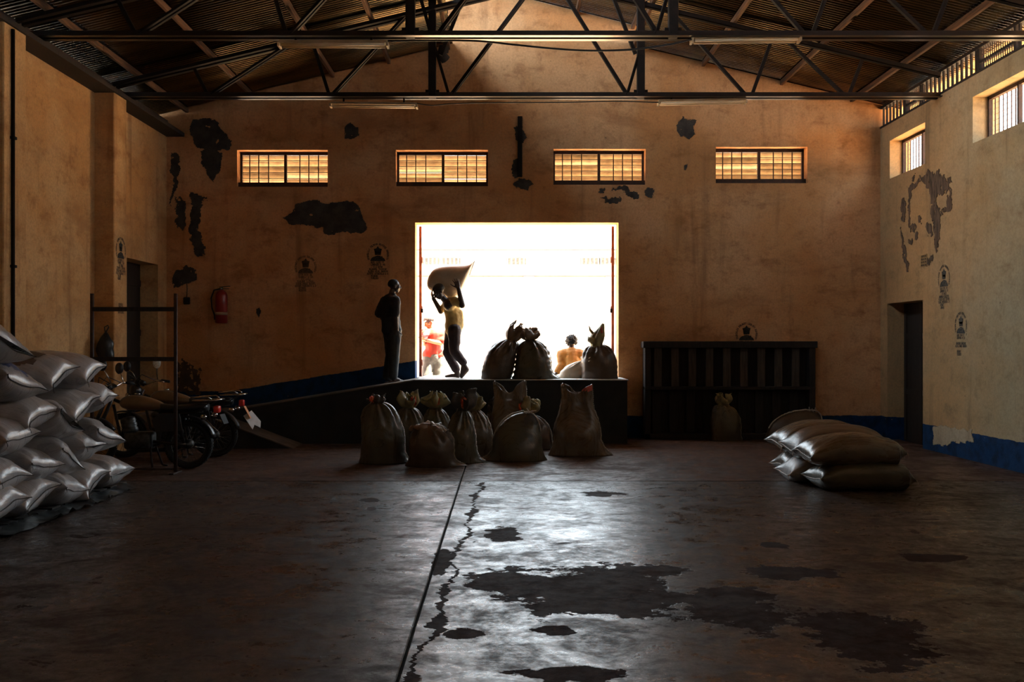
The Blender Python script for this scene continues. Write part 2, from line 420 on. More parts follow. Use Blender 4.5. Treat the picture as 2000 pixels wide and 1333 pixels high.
# back wall with the loading door and four louvred windows
WINX = [(463, 640, 293, 365), (773, 953, 293, 364), (1081, 1261, 291, 361), (1398, 1577, 287, 358)]
wins = []
for a, b, c, d in WINX:
    p, q = px(a, c, BY), px(b, d, BY); wins.append((p.x, q.x, q.z, p.z))
DX0, DX1, DTOP = px(811, 0, BY).x, px(1208, 0, BY).x, px(0, 435, BY).z
bm = wall_mesh(LX-T, RX+T, -.3, 5.0, wins+[(DX0, DX1, DOCK_Z-.01, DTOP)], BY, BY+T, 'y')
wall_back = struct(obj('wall_back', bm, M['plaster_back']))
gable = [(LX-T, 5.0), (RX+T, 5.0), (RX+T, roof_z(RX+T)+.085), (2.22, 6.545), (2.22, 6.88), (-.98, 7.68), (-.98, 6.545), (LX-T, roof_z(LX-T)+.085)]
bm = bmesh.new(); prism(bm, gable, BY, BY+T, 'y'); bmesh.ops.triangulate(bm, faces=bm.faces)
obj('gable', bm, M['plaster_back'], wall_back)
# plaster runs up unevenly under the roof sheets: dark ragged soot line is the sheet itself
# left wall with a recessed door
LD = (14.76, 16.09, .47, 2.86)
bm = wall_mesh(FY, BY, -.3, 5.06, [LD], LX-T, LX, 'x')
wall_left = struct(obj('wall_left', bm, M['plaster']))
# right wall with a door and high windows
RD = (14.83, 16.2, -.02, 2.23)
rw = [(14.75, 16.1), (11.9, 13.25), (9.05, 10.4), (6.2, 7.55), (3.35, 4.7), (.5, 1.85), (-2.35, -1.0)]
WZ0, WZ1 = 4.26, 4.88
bm = wall_mesh(FY, BY, -.3, 5.16, [RD]+[(a, b, WZ0, WZ1) for a, b in rw], RX, RX+T, 'x')
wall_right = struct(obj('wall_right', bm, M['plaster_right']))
bm = wall_mesh(LX-T, RX+T, -.3, 5.0, [], FY-T, FY, 'y')
prism(bm, [(LX-T, 5.0), (RX+T, 5.0), (RX+T, roof_z(RX+T)+.085), (2.22, 6.545), (2.22, 6.88), (-.98, 7.68), (-.98, 6.545), (LX-T, roof_z(LX-T)+.085)], FY-T, FY, 'y')
wall_front = struct(obj('wall_front', bm, M['plaster']))

# columns on the left wall
for n_, (y0, y1) in enumerate(((13.60, 14.05), (10.60, 11.10), (7.7, 8.15))):
    b = bmesh.new(); box(b, (LX-.01, y0, 0), (LX+.27, y1, 5.06)); bevel(b, .012)
    o = struct(obj('column', b, M['plaster'])); o.name = 'column' if n_ == 0 else 'column.%03d' % n_
# vertical conduit on the nearest visible column face
bm = bmesh.new(); tube(bm, [(LX+.285, 10.77, .3), (LX+.285, 10.77, 5.0)], .022, 8)
for z in (1.0, 2.4, 3.8): box(bm, (LX+.268, 10.735, z), (LX+.314, 10.805, z+.03))
obj('conduit', bm, M['steel'], bpy.data.objects['column.001'], True)

# dark eaves plate along the top of the left wall
bm = bmesh.new(); box(bm, (LX-.30, FY, 5.06), (LX+.02, BY, 5.30)); box(bm, (LX-.06, FY, 5.03), (LX+.30, BY, 5.09))
struct(obj('trim_1', bm, M['timber_dark']))

# ---- roof: corrugated sheets, purlins
ceiling = sempty('ceiling')
def corrugated(name, x0, z0, x1, z1, y0, y1, pitch=.076, amp=.010, seg=6, nx=2):
    n = int((y1-y0)/pitch*seg); bm = bmesh.new(); rows = []
    for i in range(nx+1):
        f = i/nx; rows.append([bm.verts.new((x0+(x1-x0)*f, y0+(y1-y0)*k/n, z0+(z1-z0)*f+amp*math.sin(2*math.pi*k/seg))) for k in range(n+1)])
    for a, b in zip(rows, rows[1:]):
        for k in range(n): bm.faces.new((a[k], a[k+1], b[k+1], b[k]))
    return obj(name, bm, M['sheet'], ceiling, True)
Y0, Y1 = FY-.6, BY+T+.5
def sheets(xs, zf):
    # side laps show as slightly stepped runs of sheet
    ys = [Y0, 2.1, 8.2, 11.3, 14.1, Y1]
    for i in range(len(ys)-1):
        dz = .016*(i % 2)
        corrugated('corrugated_sheet', xs[0], zf(xs[0])+.10+dz, xs[1], zf(xs[1])+.10+dz, ys[i], ys[i+1]+.05)
sheets((LX-.95, -.86), roof_z); sheets((2.10, RX+.95), roof_z)
mono = lambda x: 7.60-.25*(x+.98)
sheets((-1.75, 2.8), mono)
def purlin(x, z, name='purlin', w=.055, h=.08):
    bm = bmesh.new()
    for a, b in ((FY, 4.0), (4.0, 9.9), (9.9, 13.0), (13.0, BY)):
        dx = .03*noise.noise((a, x*3, 1)); box(bm, (x-w/2+dx, a, z-h), (x+w/2+dx, b+.2 if b < BY else b, z))
    return obj(name, bevel(bm, .008), M['timber'], ceiling)
for x in (-5.3, -4.2, -2.85, -1.92, -.92, 2.16, 3.32, 4.62, 5.8): purlin(x, roof_z(x)+.085)
for x in (-.9, .1, 1.2, 2.15): purlin(x, mono(x)+.085)

# ---- roof trusses of steel angles
TZ = 5.12
def truss(Y, label, posts, lean):
    t = thing('roof_truss', label, 'truss', (0, Y, TZ), group='steel roof trusses')
    L = lambda x, z: Vector((x, 0, z-TZ))
    def pc(name, segs, w=.062, th=.012, gap=.035):
        bm = bmesh.new()
        for p, q in segs:
            off = Vector((0, gap, 0)); angle_bar(bm, p-off, q-off, w, th, 1); angle_bar(bm, p+off, q+off, w, th, -1)
        return obj(name, bm, M['steel'], t)
    pc('bottom_chord', [(L(LX-.1, TZ), L(RX+.1, TZ))], .075).data.materials[0] = M['steel_gloss']
    tz = lambda x: roof_z(x)-.07
    pc('top_chord', [(L(LX, tz(LX)), L(RIDGE-.0, 6.77))], .07); pc('top_chord', [(L(RX, tz(RX)), L(RIDGE, 6.77))], .07)
    webs = [(-4.95, -4.75), (-4.55, -3.55), (-4.45, -4.75), (-2.55, -2.78), (-2.46, -1.45), (-4.0, -4.0), (3.6, 3.9), (3.45, 2.35), (5.15, 5.0), (5.3, 4.3)]
    for a, b in ((-2.55, -2.80), (-2.46, -1.42), (-4.30, -4.50), (-4.22, -3.10), (3.55, 3.85), (3.46, 2.40), (4.95, 5.15), (4.88, 4.05)):
        pc('brace', [(L(a, TZ+.04), L(b, tz(b)))], .045, .010, .02)
    for a, b in ((-.74, .42), (1.75, .78)): pc('brace', [(L(a, TZ+.04), L(b, 6.72))], .05, .010, .02)
    for x, s in ((posts[0], -1), (posts[1], 1)):
        bm = bmesh.new(); box(bm, (x-.055, -.05, 0), (x+.055, .05, mono(x)-TZ+.0))
        obj('post', bevel(bm, .008), M['steel'], t)
        pc('strut', [(L(x-s*.02, 5.85), L(x-s*.22, TZ+.04))], .04, .01, .018)
        pc('strut', [(L(x-s*.1, 5.75), L(x-s*.55, 6.9))], .05, .01, .02)
        bm = bmesh.new(); box(bm, (x-.10, -.012, .02), (x+.10, .012, .12)); obj('gusset', bm, M['steel'], t)
    return t
truss(11.47, 'nearer dark steel roof truss crossing the top of the hall, cable sagging below it', (-1.09, 1.96), 1)
truss(14.27, 'farther dark steel roof truss in front of the gable wall', (-1.04, 1.97), 1)
# second pair of thinner posts of the lantern beside the near truss
for Y in (12.6,):
    for x in (-1.0, 2.1):
        bm = bmesh.new(); box(bm, (x-.04, Y-.04, roof_z(x)-.05), (x+.04, Y+.04, mono(x)+.05))
        obj('lantern_post', bm, M['steel'], ceiling)
# loose torn felt hanging by the roof lantern at the gable
bm = bmesh.new()
pts = [(-.99+.05*math.sin(k*1.7), 16.3+.05*math.cos(k*2.1), 7.4-.075*k) for k in range(16)]
tube(bm, pts, [.02+.03*abs(math.sin(k*1.3))+(.05 if k > 12 else 0) for k in range(16)], 8)
obj('torn_felt', bm, M['timber_dark'], ceiling, True)

# ---- lamps: fluorescent battens under the trusses
def lamp(xl, xr, y, Y, label, tilt=0):
    p, q = px(xl, y, Y), px(xr, y+tilt, Y); L = (q-p).length; c = (p+q)/2
    t = thing('fluorescent_lamp', label, 'lamp', c, (0, -math.atan2(q.z-p.z, q.x-p.x), 0), 'unlit twin tube lamps under the trusses')
    bm = bmesh.new(); prism(bm, [(-.045, .015), (-.03, .05), (.03, .05), (.045, .015)], -L/2, L/2, 'x'); obj('housing', bm, M['fixture'], t)
    for dy in (-.045, .045):
        bm = bmesh.new(); tube(bm, [(-L/2+.03, dy, -.008), (L/2-.03, dy, -.008)], .016, 10); obj('tube', bm, M['tube'], t, True)
    for s in (-1, 1):
        bm = bmesh.new(); box(bm, (s*L/2-.014, -.07, -.03), (s*L/2+.014, .07, .02)); obj('end_cap', bevel(bm, .004), M['fixture'], t)
    for s in (-.35, .35): obj('hanger', boxm((s*L-.012, -.01, .05), (s*L+.012, .01, TZ-c.z+.03)), M['steel'], t)
lamp(546, 757, 88, 11.47, 'twin tube lamp under the left half of the nearer truss', 0)
lamp(1351, 1561, 80, 11.47, 'twin tube lamp under the right half of the nearer truss', -2)
lamp(646, 814, 206, 14.27, 'twin tube lamp under the left half of the farther truss', 2)
lamp(1286, 1456, 202, 14.27, 'twin tube lamp under the right half of the farther truss', -3)
def cable(name, label, pts, Y, r=.012, sub=10):
    P = [px(x, y, Y) for x, y in pts]; out = []
    for i in range(len(P)-1):
        p0, p1, p2, p3 = P[max(i-1, 0)], P[i], P[i+1], P[min(i+2, len(P)-1)]
        for k in range(sub):
            t = k/sub
            out.append(.5*((2*p1)+(p2-p0)*t+(2*p0-5*p1+4*p2-p3)*t*t+(3*p1-p0-3*p2+p3)*t**3))
    out.append(P[-1]); bm = bmesh.new(); tube(bm, out, r, 6)
    return tag(obj(name, bm, M['cable'], None, True), label, 'cable')
cable('power_cable', 'black cable sagging below the nearer truss between its two lamps', [(757, 80), (830, 79), (930, 80), (1000, 87), (1080, 95), (1150, 99), (1230, 97), (1300, 88), (1351, 77)], 11.40)
cable('power_cable', 'thin cable running under the farther truss from its left lamp', [(814, 202), (845, 206), (880, 203), (960, 201), (1100, 200), (1200, 198), (1286, 200)], 14.20, .008)

# ---- windows in the back wall: iron frame, bars, louvre blades
random.seed(4)
for i, (x0, x1, z0, z1) in enumerate(wins):
    W = sempty('window_%d' % (i+1)); W.location = (x0, BY, z0)
    w_, h_ = x1-x0, z1-z0; yf = .20
    bm = bmesh.new()
    box(bm, (0, yf, 0), (.035, yf+.05, h_)); box(bm, (w_-.035, yf, 0), (w_, yf+.05, h_))
    box(bm, (0, yf, h_-.05), (w_, yf+.05, h_)); box(bm, (0, yf-.12, 0), (w_, yf+.05, .085))
    obj('frame', bm, M['bar_iron'], W)
    cx = w_*.505
    bm = boxm((cx-.022, yf-.01, .05), (cx+.022, yf+.05, h_-.03)); obj('mullion', bm, M['bar_iron'], W)
    xs = [w_*f for f in (.105, .205, .315, .665, .765, .872)]
    for x in xs:
        obj('bar', boxm((x-.008, yf+.0, .06), (x+.008, yf+.018, h_-.04)), M['bar_iron'], W)
    zt, zb = h_-.045, .075; n = 5; st = (zt-zb)/n
    for k in range(1, n): obj('rail', boxm((.03, yf+.004, zb+st*k-.0055), (w_-.03, yf+.016, zb+st*k+.0055)), M['bar_iron'], W)
    for s, (a, b) in enumerate(((.0, cx-.002), (cx+.002, w_))):
        for k in range(n):
            z = zb+st*(k+.5); an = math.radians(50+random.uniform(-5, 5)); hh = st*.69
            if random.random() < .14: an = math.radians(62)
            R = Matrix.Translation((0, yf+.10, z)) @ Matrix.Rotation(an, 4, 'X')
            bm = bmesh.new(); box(bm, (a, -.003, -hh), (b, .003, hh), R); obj('louvre_blade', bm, M['louvre'], W)
    
# ---- right wall windows: frame, mullion, vertical bars
for i, (y0, y1) in enumerate(rw[:3]):
    W = sempty('window_%d' % (i+5)); W.location = (RX, y0, WZ0); d = .20; w_, h_ = y1-y0, WZ1-WZ0
    bm = bmesh.new()
    box(bm, (d, 0, 0), (d+.05, .04, h_)); box(bm, (d, w_-.04, 0), (d+.05, w_, h_)); box(bm, (d, 0, h_-.045), (d+.05, w_, h_)); box(bm, (d, 0, 0), (d+.05, w_, .03))
    obj('frame', bm, M['bar_iron'], W)
    obj('mullion', boxm((d, w_*.42-.02, .02), (d+.05, w_*.42+.02, h_-.02)), M['bar_iron'], W)
    k = 0
    for y in np.arange(.12, w_-.06, .105):
        if abs(y-w_*.42) < .04: continue
        obj('bar', boxm((d+.06, y-.007, .0), (d+.074, y+.007, h_)), M['bar_iron'], W)
    bm = bmesh.new()
    for z in np.arange(.08, h_, .075): box(bm, (d+.085, 0, z), (d+.088, w_, z+.004))
    for y in np.arange(.05, w_, .075): box(bm, (d+.085, y, 0), (d+.088, y+.004, h_))
    o = obj('wire_mesh', bm, M['bar_iron'], W); o['kind'] = 'stuff'

# ---- vent band under the right eave
VZ0, VZ1 = 5.16, 5.50
bm = bmesh.new(); box(bm, (RX-.01, FY, VZ0), (RX+.10, BY, VZ0+.03)); box(bm, (RX, FY, VZ1-.015), (RX+.10, BY, VZ1+.03))
vent = struct(obj('trim_2', bm, M['timber_dark']))
panels = [(15.52, 14.95), (13.12, 12.18), (10.3, 9.4), (7.5, 6.6), (4.6, 3.7)]
y = 16.42
while y > FY+.2:
    inside = [p for p in panels if p[1]-.02 < y < p[0]+.02]
    if not inside:
        if y > 8: obj('vent_bar', boxm((RX+.015, y-.020, VZ0), (RX+.037, y+.020, VZ1)), M['timber_dark'], vent)
    y -= .140
for a, b in panels[:3]:
    bm = bmesh.new()
    for yy in (a, b): box(bm, (RX+.01, yy-.03, VZ0), (RX+.08, yy+.03, VZ1))
    box(bm, (RX+.02, b, 5.29), (RX+.06, a, 5.325))
    obj('vent_frame', bm, M['timber_dark'], vent)
    bm = bmesh.new()
    for yy in np.arange(b+.05, a-.03, .055): box(bm, (RX+.03, yy, VZ0), (RX+.04, yy+.012, VZ1))
    for zz in np.arange(VZ0+.05, VZ1, .06): box(bm, (RX+.042, b, zz), (RX+.048, a, zz+.007))
    o = obj('vent_mesh', bm, M['bar_iron'], vent); o['kind'] = 'stuff'

# ---- doors
D1 = sempty('door_1')          # the wide loading door: only its steel frame stands in the opening
bm = bmesh.new()
yj = BY+T-.02
for x, s in ((DX0+.035, 1), (DX1-.035, -1)):
    box(bm, (min(x, x+s*.045), yj, DOCK_Z), (max(x, x+s*.045), yj+.05, DTOP-.02))
obj('door_frame', bm, M['steel_door'], D1)
for x, s in ((DX0+.08, 1), (DX1-.08, -1)):
    for z in (1.25, 2.16, 3.0):
        bm = bmesh.new(); lathe(bm, [(.016, -.05), (.016, .05)], 8, Matrix.Translation((x, yj+.02, z))); obj('hinge', bm, M['steel_door'], D1, True)
    obj('bolt_catch', bevel(boxm((x+s*.00-.02, yj, 2.10), (x+s*.00+.02, yj+.06, 2.17)), .004), M['steel'], D1)
D2 = sempty('door_2')
bm = boxm((LX-T, LD[0], LD[2]), (LX-T+.06, LD[1], LD[3])); obj('door_leaf', bm, M['timber_dark'], D2)
obj('door_stile', boxm((LX-T+.06, LD[0]+.62, LD[2]), (LX-T+.085, LD[0]+.70, LD[3])), M['timber_dark'], D2)
for z in (.9, 1.7, 2.5): obj('door_rail', boxm((LX-T+.06, LD[0]+.02, z), (LX-T+.08, LD[1]-.02, z+.10)), M['timber_dark'], D2)
D3 = sempty('door_3')
obj('door_leaf', boxm((RX+T-.06, RD[0], -.03), (RX+T, RD[1], RD[3])), M['timber_dark'], D3)
for y in (RD[0]+.02, RD[0]+.66, RD[1]-.1): obj('door_stile', boxm((RX+T-.085, y, 0), (RX+T-.06, y+.08, RD[3])), M['timber_dark'], D3)
for z in (.75, 1.65): obj('door_rail', boxm((RX+T-.08, RD[0]+.02, z), (RX+T-.06, RD[1]-.02, z+.09)), M['timber_dark'], D3)

# ---- dock, ramps
dock = sempty('trim_3'); 
DX = 1.93
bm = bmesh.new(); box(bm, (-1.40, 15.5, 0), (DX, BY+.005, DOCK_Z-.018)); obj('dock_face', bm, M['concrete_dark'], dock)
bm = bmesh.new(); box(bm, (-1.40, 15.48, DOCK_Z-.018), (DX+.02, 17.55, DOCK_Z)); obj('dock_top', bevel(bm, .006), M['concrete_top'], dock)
bm = boxm((-1.9, BY+T+.01, .38), (2.3, 17.5, DOCK_Z-.05)); obj('outer_dock', bm, M['concrete_top'], dock)
RZ = lambda x: DOCK_Z+.163*(x+1.40)
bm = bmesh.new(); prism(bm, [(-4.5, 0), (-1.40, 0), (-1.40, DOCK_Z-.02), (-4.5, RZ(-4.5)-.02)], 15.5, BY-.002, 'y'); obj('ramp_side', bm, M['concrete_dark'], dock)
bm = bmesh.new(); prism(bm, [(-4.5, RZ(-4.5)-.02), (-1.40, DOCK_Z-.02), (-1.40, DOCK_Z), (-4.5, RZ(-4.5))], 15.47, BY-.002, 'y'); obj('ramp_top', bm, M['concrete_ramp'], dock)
LZ = RZ(-4.5)
bm = bmesh.new(); box(bm, (LX+.002, 14.82, 0), (-4.5, BY-.002, LZ)); obj('landing', bevel(bm, .01), M['concrete_ramp'], dock)
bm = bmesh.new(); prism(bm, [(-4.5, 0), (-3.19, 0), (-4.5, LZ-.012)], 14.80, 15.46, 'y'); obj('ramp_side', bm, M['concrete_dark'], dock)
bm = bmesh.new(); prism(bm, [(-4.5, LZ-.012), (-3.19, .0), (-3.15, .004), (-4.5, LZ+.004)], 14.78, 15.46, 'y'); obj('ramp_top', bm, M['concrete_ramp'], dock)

# ---- patches where the plaster has fallen: ragged, their own thin relief
def inside(pt, poly):
    x, y = pt; c = False; n = len(poly)
    for i in range(n):
        x0, y0 = poly[i]; x1, y1 = poly[i-1]
        if (y0 > y) != (y1 > y) and x < (x1-x0)*(y-y0)/(y1-y0)+x0: c = not c
    return c
def flaked(poly, seed, put, parent, m, amp, d, cell=.011, holes=.0):
    """flaked area: small cells kept where a noise-shifted point falls inside the outline"""
    us = [p[0] for p in poly]; vs = [p[1] for p in poly]; pad = amp*1.5
    nu, nv = int((max(us)-min(us)+2*pad)/cell)+1, int((max(vs)-min(vs)+2*pad)/cell)+1
    bm = bmesh.new(); cache = {}
    def V(i, j):
        if (i, j) not in cache:
            u, v = min(us)-pad+i*cell, min(vs)-pad+j*cell
            u += cell*.35*noise.noise((u*40, v*40, seed)); v += cell*.35*noise.noise((u*40, v*40, seed+9))
            cache[(i, j)] = bm.verts.new(put(u, v, d*(.8+.5*noise.noise((u*12, v*12, seed)))))
        return cache[(i, j)]
    for i in range(nu):
        for j in range(nv):
            u, v = min(us)-pad+(i+.5)*cell, min(vs)-pad+(j+.5)*cell
            du = noise.fractal((u*7, v*7, seed), .8, 2.1, 6)*amp*1.3; dv = noise.fractal((u*7+5, v*7, seed+3.3), .8, 2.1, 6)*amp*1.3
            if not inside((u+du, v+dv), poly): continue
            if holes and noise.fractal((u*11+seed, v*8, seed*2), .9, 2.0, 4) > holes: continue
            bm.faces.new((V(i, j), V(i+1, j), V(i+1, j+1), V(i, j+1)))
    o = obj('bare_patch', bm, M[m], parent)
    md = o.modifiers.new('thickness', 'SOLIDIFY'); md.thickness = .008; md.offset = 0
    return o
def patch_back(pp, seed, m='cement', d=.005, amp=.035, holes=.75):
    poly = [(v.x, v.z) for v in (px(x, y, BY) for x, y in pp)]
    return flaked(poly, seed, lambda u, v, e: (u, BY-e, v), wall_back, m, amp, d, holes=holes)
patch_back([(372,250),(376,233),(400,230),(425,238),(436,258),(452,275),(449,293),(430,297),(400,294),(378,283)], 1)
patch_back([(396,292),(420,290),(434,300),(432,325),(425,340),(418,356),(407,345),(402,330),(393,318)], 2)
patch_back([(336,300),(348,296),(351,335),(345,365),(338,385),(333,402),(331,388),(338,362),(333,330)], 3)
patch_back([(346,385),(361,400),(360,425),(362,445),(356,455),(346,445),(345,415)], 4, amp=.05)
patch_back([(372,378),(390,382),(403,388),(392,400),(393,430),(388,450),(399,475),(400,498),(386,498),(372,480),(371,440),(374,405)], 5, amp=.045)
patch_back([(334,545),(345,527),(365,522),(384,531),(380,548),(358,555),(340,562)], 6)
patch_back([(553,425),(570,418),(578,397),(610,394),(650,397),(690,394),(704,408),(715,445),(708,457),(672,453),(655,458),(632,459),(628,443),(590,440),(565,436)], 7, amp=.03)
patch_back([(674,255),(676,246),(687,240),(700,250),(701,266),(689,271),(675,270)], 8, amp=.02)
patch_back([(1003,262),(1006,252),(1022,250),(1028,268),(1024,280),(1010,276)], 9)
patch_back([(998,335),(1002,314),(1014,312),(1017,340),(1005,350)], 10); patch_back([(1002,362),(1018,350),(1036,350),(1042,360),(1030,370),(1008,370)], 11)
patch_back([(1322,245),(1335,228),(1346,234),(1358,232),(1352,248),(1358,262),(1345,272),(1330,266),(1323,255)], 12, amp=.03)
patch_back([(1164,380),(1172,370),(1182,372),(1180,384)], 13, amp=.05); patch_back([(1195,369),(1220,366),(1232,374),(1248,378),(1246,388),(1226,386),(1218,377)], 14, amp=.05)
patch_back([(1172,388),(1195,386),(1216,388),(1212,394),(1185,393)], 15, amp=.04); patch_back([(1254,378),(1262,368),(1276,370),(1274,382),(1258,384)], 16, amp=.04)
patch_back([(500,603),(507,601),(510,610),(505,620),(501,612)], 17, amp=.01)
patch_back([(1337,322),(1343,320),(1341,334),(1337,334)], 18, amp=.02)
patch_back([(345,705),(365,700),(388,720),(395,750),(392,770),(370,775),(345,770)], 19, 'soot', amp=.08, holes=.35)
def rwp(x, y): # point on the right wall
    Y = RX*F/(x-VX); return (Y, EYE-(y-VY)*Y/F)
def patch_right(pp, seed, m='cement_brown', amp=.045, holes=.5):
    return flaked([rwp(*q) for q in pp], seed, lambda u, v, e: (RX-e, u, v), wall_right, m, amp, .005, holes=holes)
patch_right([(1795,346),(1806,340),(1822,336),(1836,338),(1846,350),(1850,362),(1846,376),(1838,382),(1830,376),(1822,372),(1812,368),(1804,358)], 21)
patch_right([(1838,372),(1850,358),(1859,372),(1861,398),(1857,414),(1846,419),(1840,415),(1849,404),(1851,388),(1846,376)], 27)
patch_right([(1812,366),(1826,370),(1832,378),(1829,395),(1834,408),(1842,416),(1836,426),(1836,450),(1833,478),(1831,500),(1826,480),(1826,455),(1822,430),(1817,415),(1821,395)], 28)
for k_, (a_, b_) in enumerate(((1784, 350), (1790, 462), (1843, 345), (1855, 352), (1779, 470), (1820, 505), (1812, 512), (1797, 430))):
    patch_right([(a_-3, b_-5), (a_+2, b_-6), (a_+4, b_), (a_+2, b_+7), (a_-2, b_+5)], 60+k_)
patch_right([(1774,372),(1783,356),(1797,345),(1800,355),(1788,364),(1781,378),(1777,400),(1778,440),(1790,438),(1786,455),(1779,455),(1774,430)], 22)
patch_right([(1761,395),(1765,390),(1769,410),(1768,432),(1762,430)], 23); patch_right([(1760,440),(1764,470),(1771,495),(1776,520),(1774,533),(1767,515),(1761,480)], 24)
patch_right([(1810,440),(1818,435),(1822,455),(1817,462),(1811,455)], 25)
# peeled skirting paint on the right wall
patch_right([(1823,834),(1840,832),(1862,836),(1880,839),(1898,842),(1901,868),(1893,862),(1880,866),(1862,866),(1848,870),(1824,868)], 26, 'plaster_bare', .03, .9)

# ---- iron strip on the back wall, vent block on the right wall
a, b = px(1011, 228, BY), px(1020, 346, BY)
struct(obj('trim_4', bevel(boxm((a.x, BY-.04, b.z), (b.x, BY+.01, a.z)), .006), M['steel']))
bm = bmesh.new(); (ya, za), (yb, zb_) = rwp(1800.5, 499), rwp(1811, 520)
box(bm, (RX-.004, yb, zb_), (RX+.02, ya, za)); vb = obj('vent_block', bm, M['black'], wall_right)
for i in range(4):
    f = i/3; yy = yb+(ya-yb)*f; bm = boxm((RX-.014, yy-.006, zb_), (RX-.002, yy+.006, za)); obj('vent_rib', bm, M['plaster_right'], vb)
for i in range(5):
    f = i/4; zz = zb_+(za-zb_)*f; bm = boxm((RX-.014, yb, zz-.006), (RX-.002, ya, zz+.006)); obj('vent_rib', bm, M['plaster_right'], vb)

# ---- stencilled crests: ring of letters, flower over a hill, lines of lettering (illegible in the photograph: letter-like strokes)
GL = ['111101111101101', '111100111001111', '110101110101110', '111010010010010', '101101111101101', '111100110100111', '010101101101010', '100100100100111', '101101101101111', '110101110110101']
def glyph(bm, g, u, v, w, h, rot, put):
    for r in range(5):
        for c in range(3):
            if g[r*3+c] == '0': continue
            qs = []
            for a, b in ((c/3, -r/5), ((c+.97)/3, -r/5), ((c+.97)/3, -(r+.97)/5), (c/3, -(r+.97)/5)):
                x, y = (a-.5)*w, (b+.5)*h
                qs.append(bm.verts.new(put(u+x*math.cos(rot)-y*math.sin(rot), v+x*math.sin(rot)+y*math.cos(rot))))
            bm.faces.new(qs)
def poly(bm, pts, put): bm.faces.new([bm.verts.new(put(a, b)) for a, b in pts])
def stencil(name, put, parent, m, seed, ring=True, lines=True, only=None, label=None):
    """crest about .36 wide, .58 tall, origin at centre of the ring"""
    rnd = random.Random(seed); bm = bmesh.new()
    if ring:
        n = 34
        for k in range(n):
            an = math.radians(205-230*k/(n-1))
            if k in (9, 17, 25): continue
            glyph(bm, rnd.choice(GL), .168*math.cos(an), .178*math.sin(an), (.021), .034, an-math.pi/2, put)
        petals = []
        for k in range(10):
            an = math.pi/2+k*math.pi/5; r = .072 if k % 2 == 0 else .042
            petals.append((r*math.cos(an), .075+r*math.sin(an)))
        poly(bm, petals, put); poly(bm, [(-.055, .055), (.055, .055), (.048, -.005), (-.048, -.005)], put)
        hill = [(-.125, -.105), (.125, -.105), (.122, -.085), (.105, -.06), (.085, -.05), (.07, -.02), (.055, -.03), (.04, -.018), (.0, -.012), (-.03, -.018), (-.055, -.03), (-.075, -.035), (-.1, -.05), (-.12, -.08)]
        poly(bm, hill, put)
    if lines:
        rows = [(-.118, .105, '4 4 2'), (-.115, .125, '6 1 2'), (-.07, .08, '1 1 5'), (-.145, .150, '7 7'), (-.165, .17, '6 5 7'), (-.18, .175, '6 9 1 1'), (-.115, 0, '6'), (-.115, .01, '7')]
        v = -.128
        for i, (l, r, words) in enumerate(rows):
            if only and i not in only: v -= .0375; continue
            ns = [int(k) for k in words.split()]; tot = sum(ns)+len(ns)-1; r = r if r > l+.06 else l+.11
            cw = (r-l)/tot; u = l+cw/2
            for kk in ns:
                for _ in range(kk): glyph(bm, rnd.choice(GL), u, v, cw*1.0, .034, 0, put); u += cw
                u += cw
            v -= .0375
    bmesh.ops.triangulate(bm, faces=bm.faces)
    me = bpy.data.meshes.new(name); bm.to_mesh(me); bm.free()
    o = link(name, me, parent, M[m]); o['label'] = label or 'stencilled crest of letters, flower and hill'
    return o
def on_back(cx, cy, s=1.0):
    c = px(cx, cy, BY); return lambda a, b: (c.x+a*s, BY-.003, c.z+b*s)
def on_right(cx, cy, s=1.0):
    y, z = rwp(cx, cy); return lambda a, b: (RX-.003, y-a*s, z+b*s)
stencil('stencil', on_back(738, 498), wall_back, 'stencil', 1, label='dark stencilled crest with eight lines of lettering')
stencil('stencil', on_back(597, 522), wall_back, 'stencil_faded', 2, label='faded stencilled crest')
stencil('stencil', on_back(1458, 653), wall_back, 'stencil', 3, only=(0,), label='stencilled crest with its lower lines hidden')
stencil('stencil', on_right(1844, 545, 1.05), wall_right, 'stencil_blue', 4, label='upper stencilled crest')
stencil('stencil', on_right(1877, 637, 1.0), wall_right, 'stencil_blue', 5, only=(0, 1, 3, 4, 6, 7), label='lower stencilled crest')
colo = bpy.data.objects['column']
yc = 13.83
stencil('stencil', lambda a, b: (LX+.273, yc+a*.98, 2.87+b), colo, 'stencil', 6, label='stencilled crest')
stencil('stencil', lambda a, b: (LX+.273, yc+a*.7, 2.25+b), colo, 'stencil', 7, ring=False, only=(0, 1, 2, 3), label='small stencilled lines')

# ---- outside: yard, compound wall, long low building opposite
struct(obj('ground', boxm((-40, BY+T+.005, .18), (40, 60, .38)), M['ground']))
struct(obj('ground', boxm((RX+T+.005, -20, .18), (40, BY+T, .38)), M['ground_side']))
WY = 26.0
wo = struct(obj('wall_compound', boxm((-25, WY, .38), (25, WY+.22, px(0, 541, WY).z)), M['plaster_out']))
bm = bmesh.new(); z = px(0, 541, WY).z; box(bm, (-25, WY-.05, z), (25, WY+.27, z+.035)); obj('coping', bm, M['coping_dark'], wo)  # coping coloured dark to draw its shadow line
for x in np.arange(-23, 24, 2.15): obj('pilaster', boxm((x-.14, WY-.07, .38), (x+.14, WY+.01, z)), M['plaster_out'], wo)
BYD = 36.0
hb = thing('far_building', 'long pale building with small vents beyond the yard wall', 'building', (0, BYD, .38))
ez = px(0, 492, BYD).z-.38
obj('wall', boxm((-26, 0, 0), (26, 6, ez)), M['plaster_out'], hb)
bm = bmesh.new(); prism(bm, [(-.7, ez-.02), (-.7, ez+.08), (3, ez+.9), (6.7, ez+.08), (6.7, ez-.02)], -26.5, 26.5, 'x'); obj('roof', bm, M['plaster_out'], hb)
